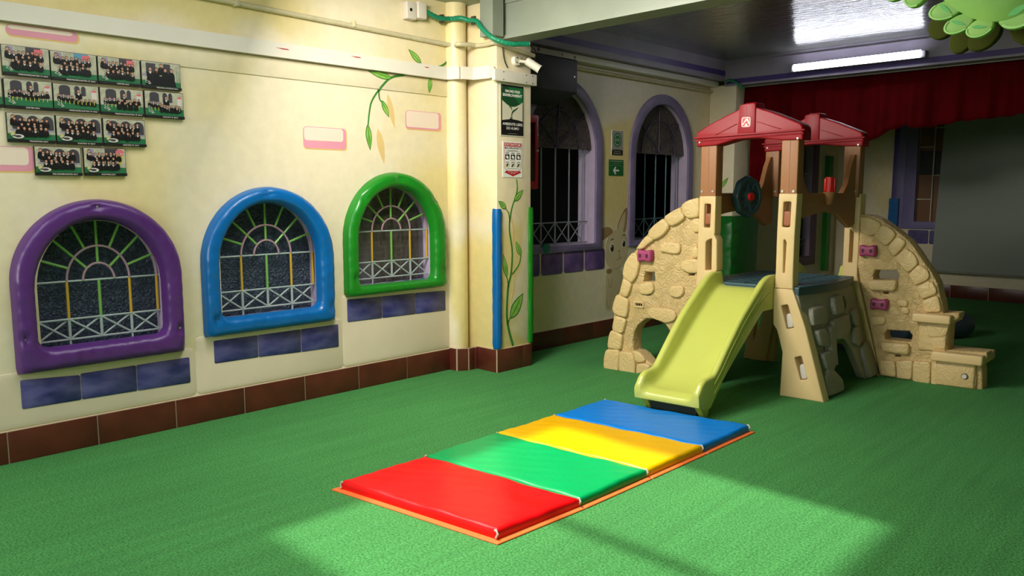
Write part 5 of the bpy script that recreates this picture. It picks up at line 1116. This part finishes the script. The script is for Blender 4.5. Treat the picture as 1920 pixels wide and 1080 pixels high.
# telescope stub on the right rail
g = G(); g.cyl(T(-.235, .50, 1.40), T(-.235, .50, 1.31), .045, 16, r2=.02); g.build('telescope_bracket', M_BROWN, rr, smooth=50)
g = G(); g.cyl(T(-.235, .50, 1.40), T(-.235, .50, 1.505), .034, 18, r2=.030); 
for k in range(6): a = k * math.pi / 3; g.box((-.235 + .033 * math.cos(a) - .006, .50 + .033 * math.sin(a) - .006, 1.405), (-.235 + .033 * math.cos(a) + .006, .50 + .033 * math.sin(a) + .006, 1.495), bev=.003, fn=T)
g.build('telescope', smooth_plastic('bright_red_plastic', (204, 30, 26)), rr, smooth=50)
# steering wheel on the left rail
g = G(); c = Vector(T(-.86, .50, 1.365)); n_ = 48; R1 = .152
W_A = TH - math.radians(16); ax = Vector((math.cos(W_A), math.sin(W_A), 0)); ay = Vector((-math.sin(W_A), math.cos(W_A), 0)); az = Vector((0, 0, 1))
def wp(r, a, d): return tuple(c + ay * r * math.cos(a) + az * r * math.sin(a) + ax * d * 1.25)
profw = [(.0, .0), (.10, 0), (.14, .004), (.152, .012), (.152, .036), (.142, .047), (.120, .047), (.113, .040), (.085, .038), (.06, .040), (.052, .046), (.0, .046)]
vs = []
for r_, d_ in profw: vs += [wp(max(r_ * (1 + (.03 * math.cos(8 * 2 * math.pi * k / n_) if r_ > .13 else 0)), .0005), 2 * math.pi * k / n_, d_) for k in range(n_)]
g.add(vs, [(j * n_ + k, j * n_ + (k + 1) % n_, (j + 1) * n_ + (k + 1) % n_, (j + 1) * n_ + k) for j in range(len(profw) - 1) for k in range(n_)])
for k in range(8):
    a = k * math.pi / 4 + .2; g.tube([wp(.052, a, .038), wp(.112, a, .040)], .007, 6)
g.tube([tuple(Vector(T(-.89, .5, 1.365))), tuple(c)], .03, 12)
wheel = g.build('steering_wheel', M_TEAL, tower, smooth=45, label='dark teal toy steering wheel')
g = G(); g.cyl(wp(0, 0, .04), wp(0, 0, .062), .034, 20, r2=.028); g.build('wheel_hub', smooth_plastic('bright_red_plastic', (204, 30, 26)), wheel, smooth=50)
# red arched roofs
def roof(u0, v0, logo):
    cu = u0; w = .385
    ol = [(-w, 1.812), (-w + .012, 1.828), (-.29, 1.874), (-.17, 1.928), (-.078, 1.966), (-.066, 1.994), (-.03, 2.005), (.03, 2.008), (.042, 2.003), (.048, 1.972), (.16, 1.932), (.345, 1.85), (w - .025, 1.828), (w - .02, 1.80)]
    low = [(w - .02, 1.742), (.22, 1.745), (.10, 1.762), (0, 1.769), (-.10, 1.762), (-.235, 1.727), (-w + .005, 1.723)]
    S_ = lambda P_: [(cu + x, z) for x, z in P_]
    g = G(); g.plate(S_(ol + low), t=.13, d0=-.13, bev=.010, seg=3, fn=FP(v0))
    g.plate(S_([(-w - .012, 1.776), (w - .004, 1.80), (w - .004, 1.812), (-w - .012, 1.79)]), t=.018, d0=-.005, bev=.004, seg=2, fn=FP(v0))
    g.plate(S_([(-w - .002, 1.757), (w - .012, 1.779), (w - .012, 1.789), (-w - .002, 1.768)]), t=.009, d0=-.003, bev=.003, seg=1, fn=FP(v0))
    g.plate(S_([(-.078, 1.792), (.048, 1.802), (.046, 1.995), (.03, 2.003), (-.03, 2.0), (-.066, 1.990)]), t=.012, d0=-.002, bev=.006, seg=2, fn=FP(v0))
    for a, b in (((-.085, 1.868), (-.24, 1.80)), ((.055, 1.876), (.22, 1.818))):
        A, B = Vector(a), Vector(b); n2 = Vector((-(B - A).y, (B - A).x)).normalized() * .003; g.plate(S_([tuple(A + n2), tuple(A - n2), tuple(B - n2), tuple(B + n2)]), t=.003, bev=.001, seg=1, fn=FP(v0))
    g.plate(S_([(-.017, 1.80), (-.0145, 1.80), (-.012, 1.975), (-.0145, 1.975)]), t=.0014, d0=.010, fn=FP(v0))
    rf = g.build('roof', M_ROOF, tower, smooth=45)
    if logo:
        g = G(); q = FP(v0 - .0102); lx, lz = cu - .016, 1.876
        g.plate(rounded(lx - .031, lz - .033, lx + .031, lz + .033, .012), t=.0015, mi=0, fn=q)
        g.plate(rounded(lx - .026, lz - .028, lx + .026, lz + .028, .009), t=.0019, mi=1, fn=q)
        g.plate([(lx - .026, lz - .016), (lx - .018, lz - .018), (lx + .006, lz + .012), (lx + .02, lz - .018), (lx + .026, lz - .012), (lx + .012, lz + .024), (lx - .0, lz + .022)], t=.0023, mi=0, fn=q)
        g.plate([(lx - .010, lz - .026), (lx + .014, lz - .026), (lx + .002, lz - .006)], t=.0023, mi=0, fn=q)
        text_geo(g, 'STEP2', lx + .001, lz - .004, .009, .030, d=.0024, mi=1, fn=q, bold=.01)
        g.build('roof_logo', [mat('logo_white', (244, 214, 206), .35), mat('logo_red', (196, 24, 44), .35)], rf, smooth=0, label='small white and red square maker logo')
    g = G()
    for s_ in (-w + .03, w - .05): g.cyl(T(cu + s_, v0 + .002, 1.752), T(cu + s_, v0 - .006, 1.752), .007, 10)
    build_each(g, 'screw', mat('steel_nail', (210, 206, 200), .3), rf)
roof(-.585, -.012, True); roof(-.575, vR - .045, False)
# deck
edge = [(-.215, .02), (-.19, .15), (-.165, .30), (-.15, .45), (-.15, .60), (-.17, .78), (-.215, .98)]
dk = edge + [(-.96, 1.0)] + [(-.96, .04)]
g = G(); g.plate(dk, t=.058, bev=.012, seg=3, fn=lambda u, v, d: T(u, v, .704 + d))
for k in range(9): vv = .12 + k * .10; g.plate([(-.9, vv), (-.2, vv), (-.2, vv + .012), (-.9, vv + .012)], t=.0035, d0=.058, bev=.0015, seg=1, fn=lambda u, v, d: T(u, v, .704 + d))
for uu in (-.40, -.62): g.plate([(uu, .05), (uu + .01, .05), (uu + .01, .97), (uu, .97)], t=.0035, d0=.058, bev=.0015, seg=1, fn=lambda u, v, d: T(u, v, .704 + d))
g.build('deck', M_TEAL, tower, smooth=40, label='dark teal plank deck')
# grey stone arch panel on the right side, leaning outwards to the floor and bulging
def lean(v, z, d):
    u = -.03 - .17 * max(z, 0) / .72 + .045 * math.sin(math.pi * min(max((v - .05) / .95, 0), 1)) * (.3 + .7 * min(z / .72, 1))
    return T(u - .02 + d, v, z)
def bend_plate(g, outer, holes, t, d0, bev, fn, mi=0):
    h = G(); h.plate(outer, holes, t=t, d0=d0, bev=bev, seg=3)
    bm = bmesh.new(); V_ = [bm.verts.new(p) for p in h.v]
    for f in h.f:
        try: bm.faces.new([V_[i] for i in f])
        except ValueError: pass
    for _ in range(5):
        long = [e for e in bm.edges if e.calc_length() > .09]
        if not long: break
        bmesh.ops.subdivide_edges(bm, edges=long, cuts=1)
        bmesh.ops.triangulate(bm, faces=[f for f in bm.faces if len(f.verts) > 3])
    g.bm(bm, mi, fn)
ao = D['arch_out'][:]
ao = [(0.02, .71), (.38, .705), (.75, .705), (.96, .70)] + [(.985, .45), (1.01, .22), (1.09, .13), (1.075, 0.0), (.863, 0.0)] + [(.80, .03), (.70, .20), (.654, .27), (.592, .32), (.551, .345), (.482, .352), (.39, .345), (.34, .291), (.322, .22), (.325, .155), (.374, .085), (.375, 0.0), (.10, 0.0), (.055, .141), (.035, .411)]
g = G(); bend_plate(g, ao, [chaikin([(.62, .545), (.62, .64), (.70, .64), (.70, .55)], 1), chaikin([(.22, .30), (.22, .38), (.26, .38), (.26, .30)], 1)], .05, -.05, .010, lean)
for s_ in [[(.10, .50), (.12, .60), (.27, .61), (.30, .56), (.27, .50)], [(.15, .36), (.14, .45), (.24, .46), (.27, .40), (.25, .34)], [(.28, .34), (.30, .45), (.37, .47), (.36, .37), (.34, .30), (.33, .20), (.29, .22)], [(.36, .47), (.37, .50), (.64, .51), (.63, .42), (.50, .38), (.38, .37)], [(.74, .44), (.75, .52), (.84, .53), (.86, .46), (.80, .41)], [(.70, .30), (.72, .40), (.82, .40), (.83, .32), (.76, .27)], [(.84, .17), (.86, .26), (.96, .27), (1.06, .13), (1.06, .02), (.88, .02)], [(.12, .02), (.13, .14), (.22, .20), (.36, .09), (.36, .02)], [(.17, .20), (.16, .29), (.27, .30), (.31, .22), (.25, .17)], [(.42, .54), (.43, .65), (.56, .66), (.57, .55)]]:
    bend_plate(g, chaikin(cut(inset(orient(s_, True), -.010), .014), 1), [], .03, 0.0, .014, lean)
g.build('arch_panel', M_GREY, tower, smooth=50, label='grey stone textured arch panel under the deck')
# slides
def interp_l(x, P_):
    for (a, za), (b, zb) in zip(P_, P_[1:]):
        if min(a, b) <= x <= max(a, b): return za + (zb - za) * (x - a) / (b - a)
    return P_[0][1] if abs(x - P_[0][0]) < abs(x - P_[-1][0]) else P_[-1][1]
def slide(fn, label):
    bed = spline([(.05, .735), (-.02, .73), (-.10, .69), (-.22, .605), (-.36, .495), (-.54, .335), (-.70, .205), (-.80, .160), (-.88, .150), (-.925, .130)], 4)
    crest = spline([(.05, .834), (-.05, .834), (-.11, .815), (-.17, .78), (-.41, .60), (-.567, .452), (-.68, .335), (-.745, .270), (-.80, .255), (-.86, .248), (-.90, .225), (-.925, .19)], 4)
    under = [(.05, .60), (-.147, .60), (-.2, .563), (-.447, .382), (-.641, .226), (-.742, .122), (-.80, .06), (-.86, .058), (-.925, .085)]
    us = sorted({round(p[0], 3) for p in bed + crest}, reverse=True); rows = []
    for v in us:
        zb, zc, zu = interp_l(v, bed), interp_l(v, crest), interp_l(v, under)
        zc = max(zc, zb + .02); hh = zc - zb
        half = [(0, zu), (0, zc - .018), (.004, zc - .006), (.014, zc), (.030, zc), (.040, zc - .006), (.046, zc - .02), (.050, zb + min(.045, hh * .5)), (.060, zb + .016), (.078, zb + .003), (.10, zb)]
        row = [(-.82 + a, z) for a, z in half] + [(-.375 - a, z) for a, z in half[::-1]]
        rows.append([(u_, v, z) for u_, z in row])
    vf = us[-1]
    last = rows[-1]; m_ = len(last)
    for dv, dz in ((-.010, .010), (-.018, .028)): # rounded front lip
        zmin = interp_l(vf, under) + .004
        rows.append([(u_, vf + dv, max(z - dz, zmin)) if z > zmin else (u_, vf + dv * .6, z) for u_, v, z in last])
    vs = [p for r_ in rows for p in r_]; n_ = m_
    fs = [(j * n_ + i, j * n_ + (i + 1) % n_, (j + 1) * n_ + (i + 1) % n_, (j + 1) * n_ + i) for j in range(len(rows) - 1) for i in range(n_)]
    fs += [tuple(range(n_)), tuple((len(rows) - 1) * n_ + i for i in range(n_))[::-1]]
    g = G(); g.add(vs, fs, 0, fn)
    for uu in (-.373, -.822): # raised lines along the outer side
        for off in (.055, .115):
            g.tube([fn(uu, v, interp_l(v, crest) - off) for v in (-.06, -.17, -.30, -.41, -.567, -.68, -.76)], .004, 6)
    foot = [(-.80, 0, .07), (-.87, 0, .07)]
    for u_, s_ in ((-.78, 1), (-.415, -1)):
        g.add([(u_ - .02, -.76, .10), (u_ + .02, -.76, .10), (u_ + .02, -.89, .075), (u_ - .02, -.89, .075), (u_ - .015, -.79, 0), (u_ + .015, -.79, 0), (u_ + .015, -.83, 0), (u_ - .015, -.83, 0)], [(0, 1, 2, 3), (4, 7, 6, 5), (0, 4, 5, 1), (1, 5, 6, 2), (2, 6, 7, 3), (3, 7, 4, 0)], 0, fn)
    o = g.build('slide', M_LIME, tower, smooth=50, label=label)
    g = G(); g.box((-.76, -.85, .0), (-.44, -.82, .07), fn=fn); g.build('slide_foot_brace', mat('dark_teal_brace', (30, 46, 52), .5), o)
slide(T, 'lime green front slide')
slide(lambda u, v, z: T(-1.12 - u, 1.10 - v, z), 'lime green slide on the far side')
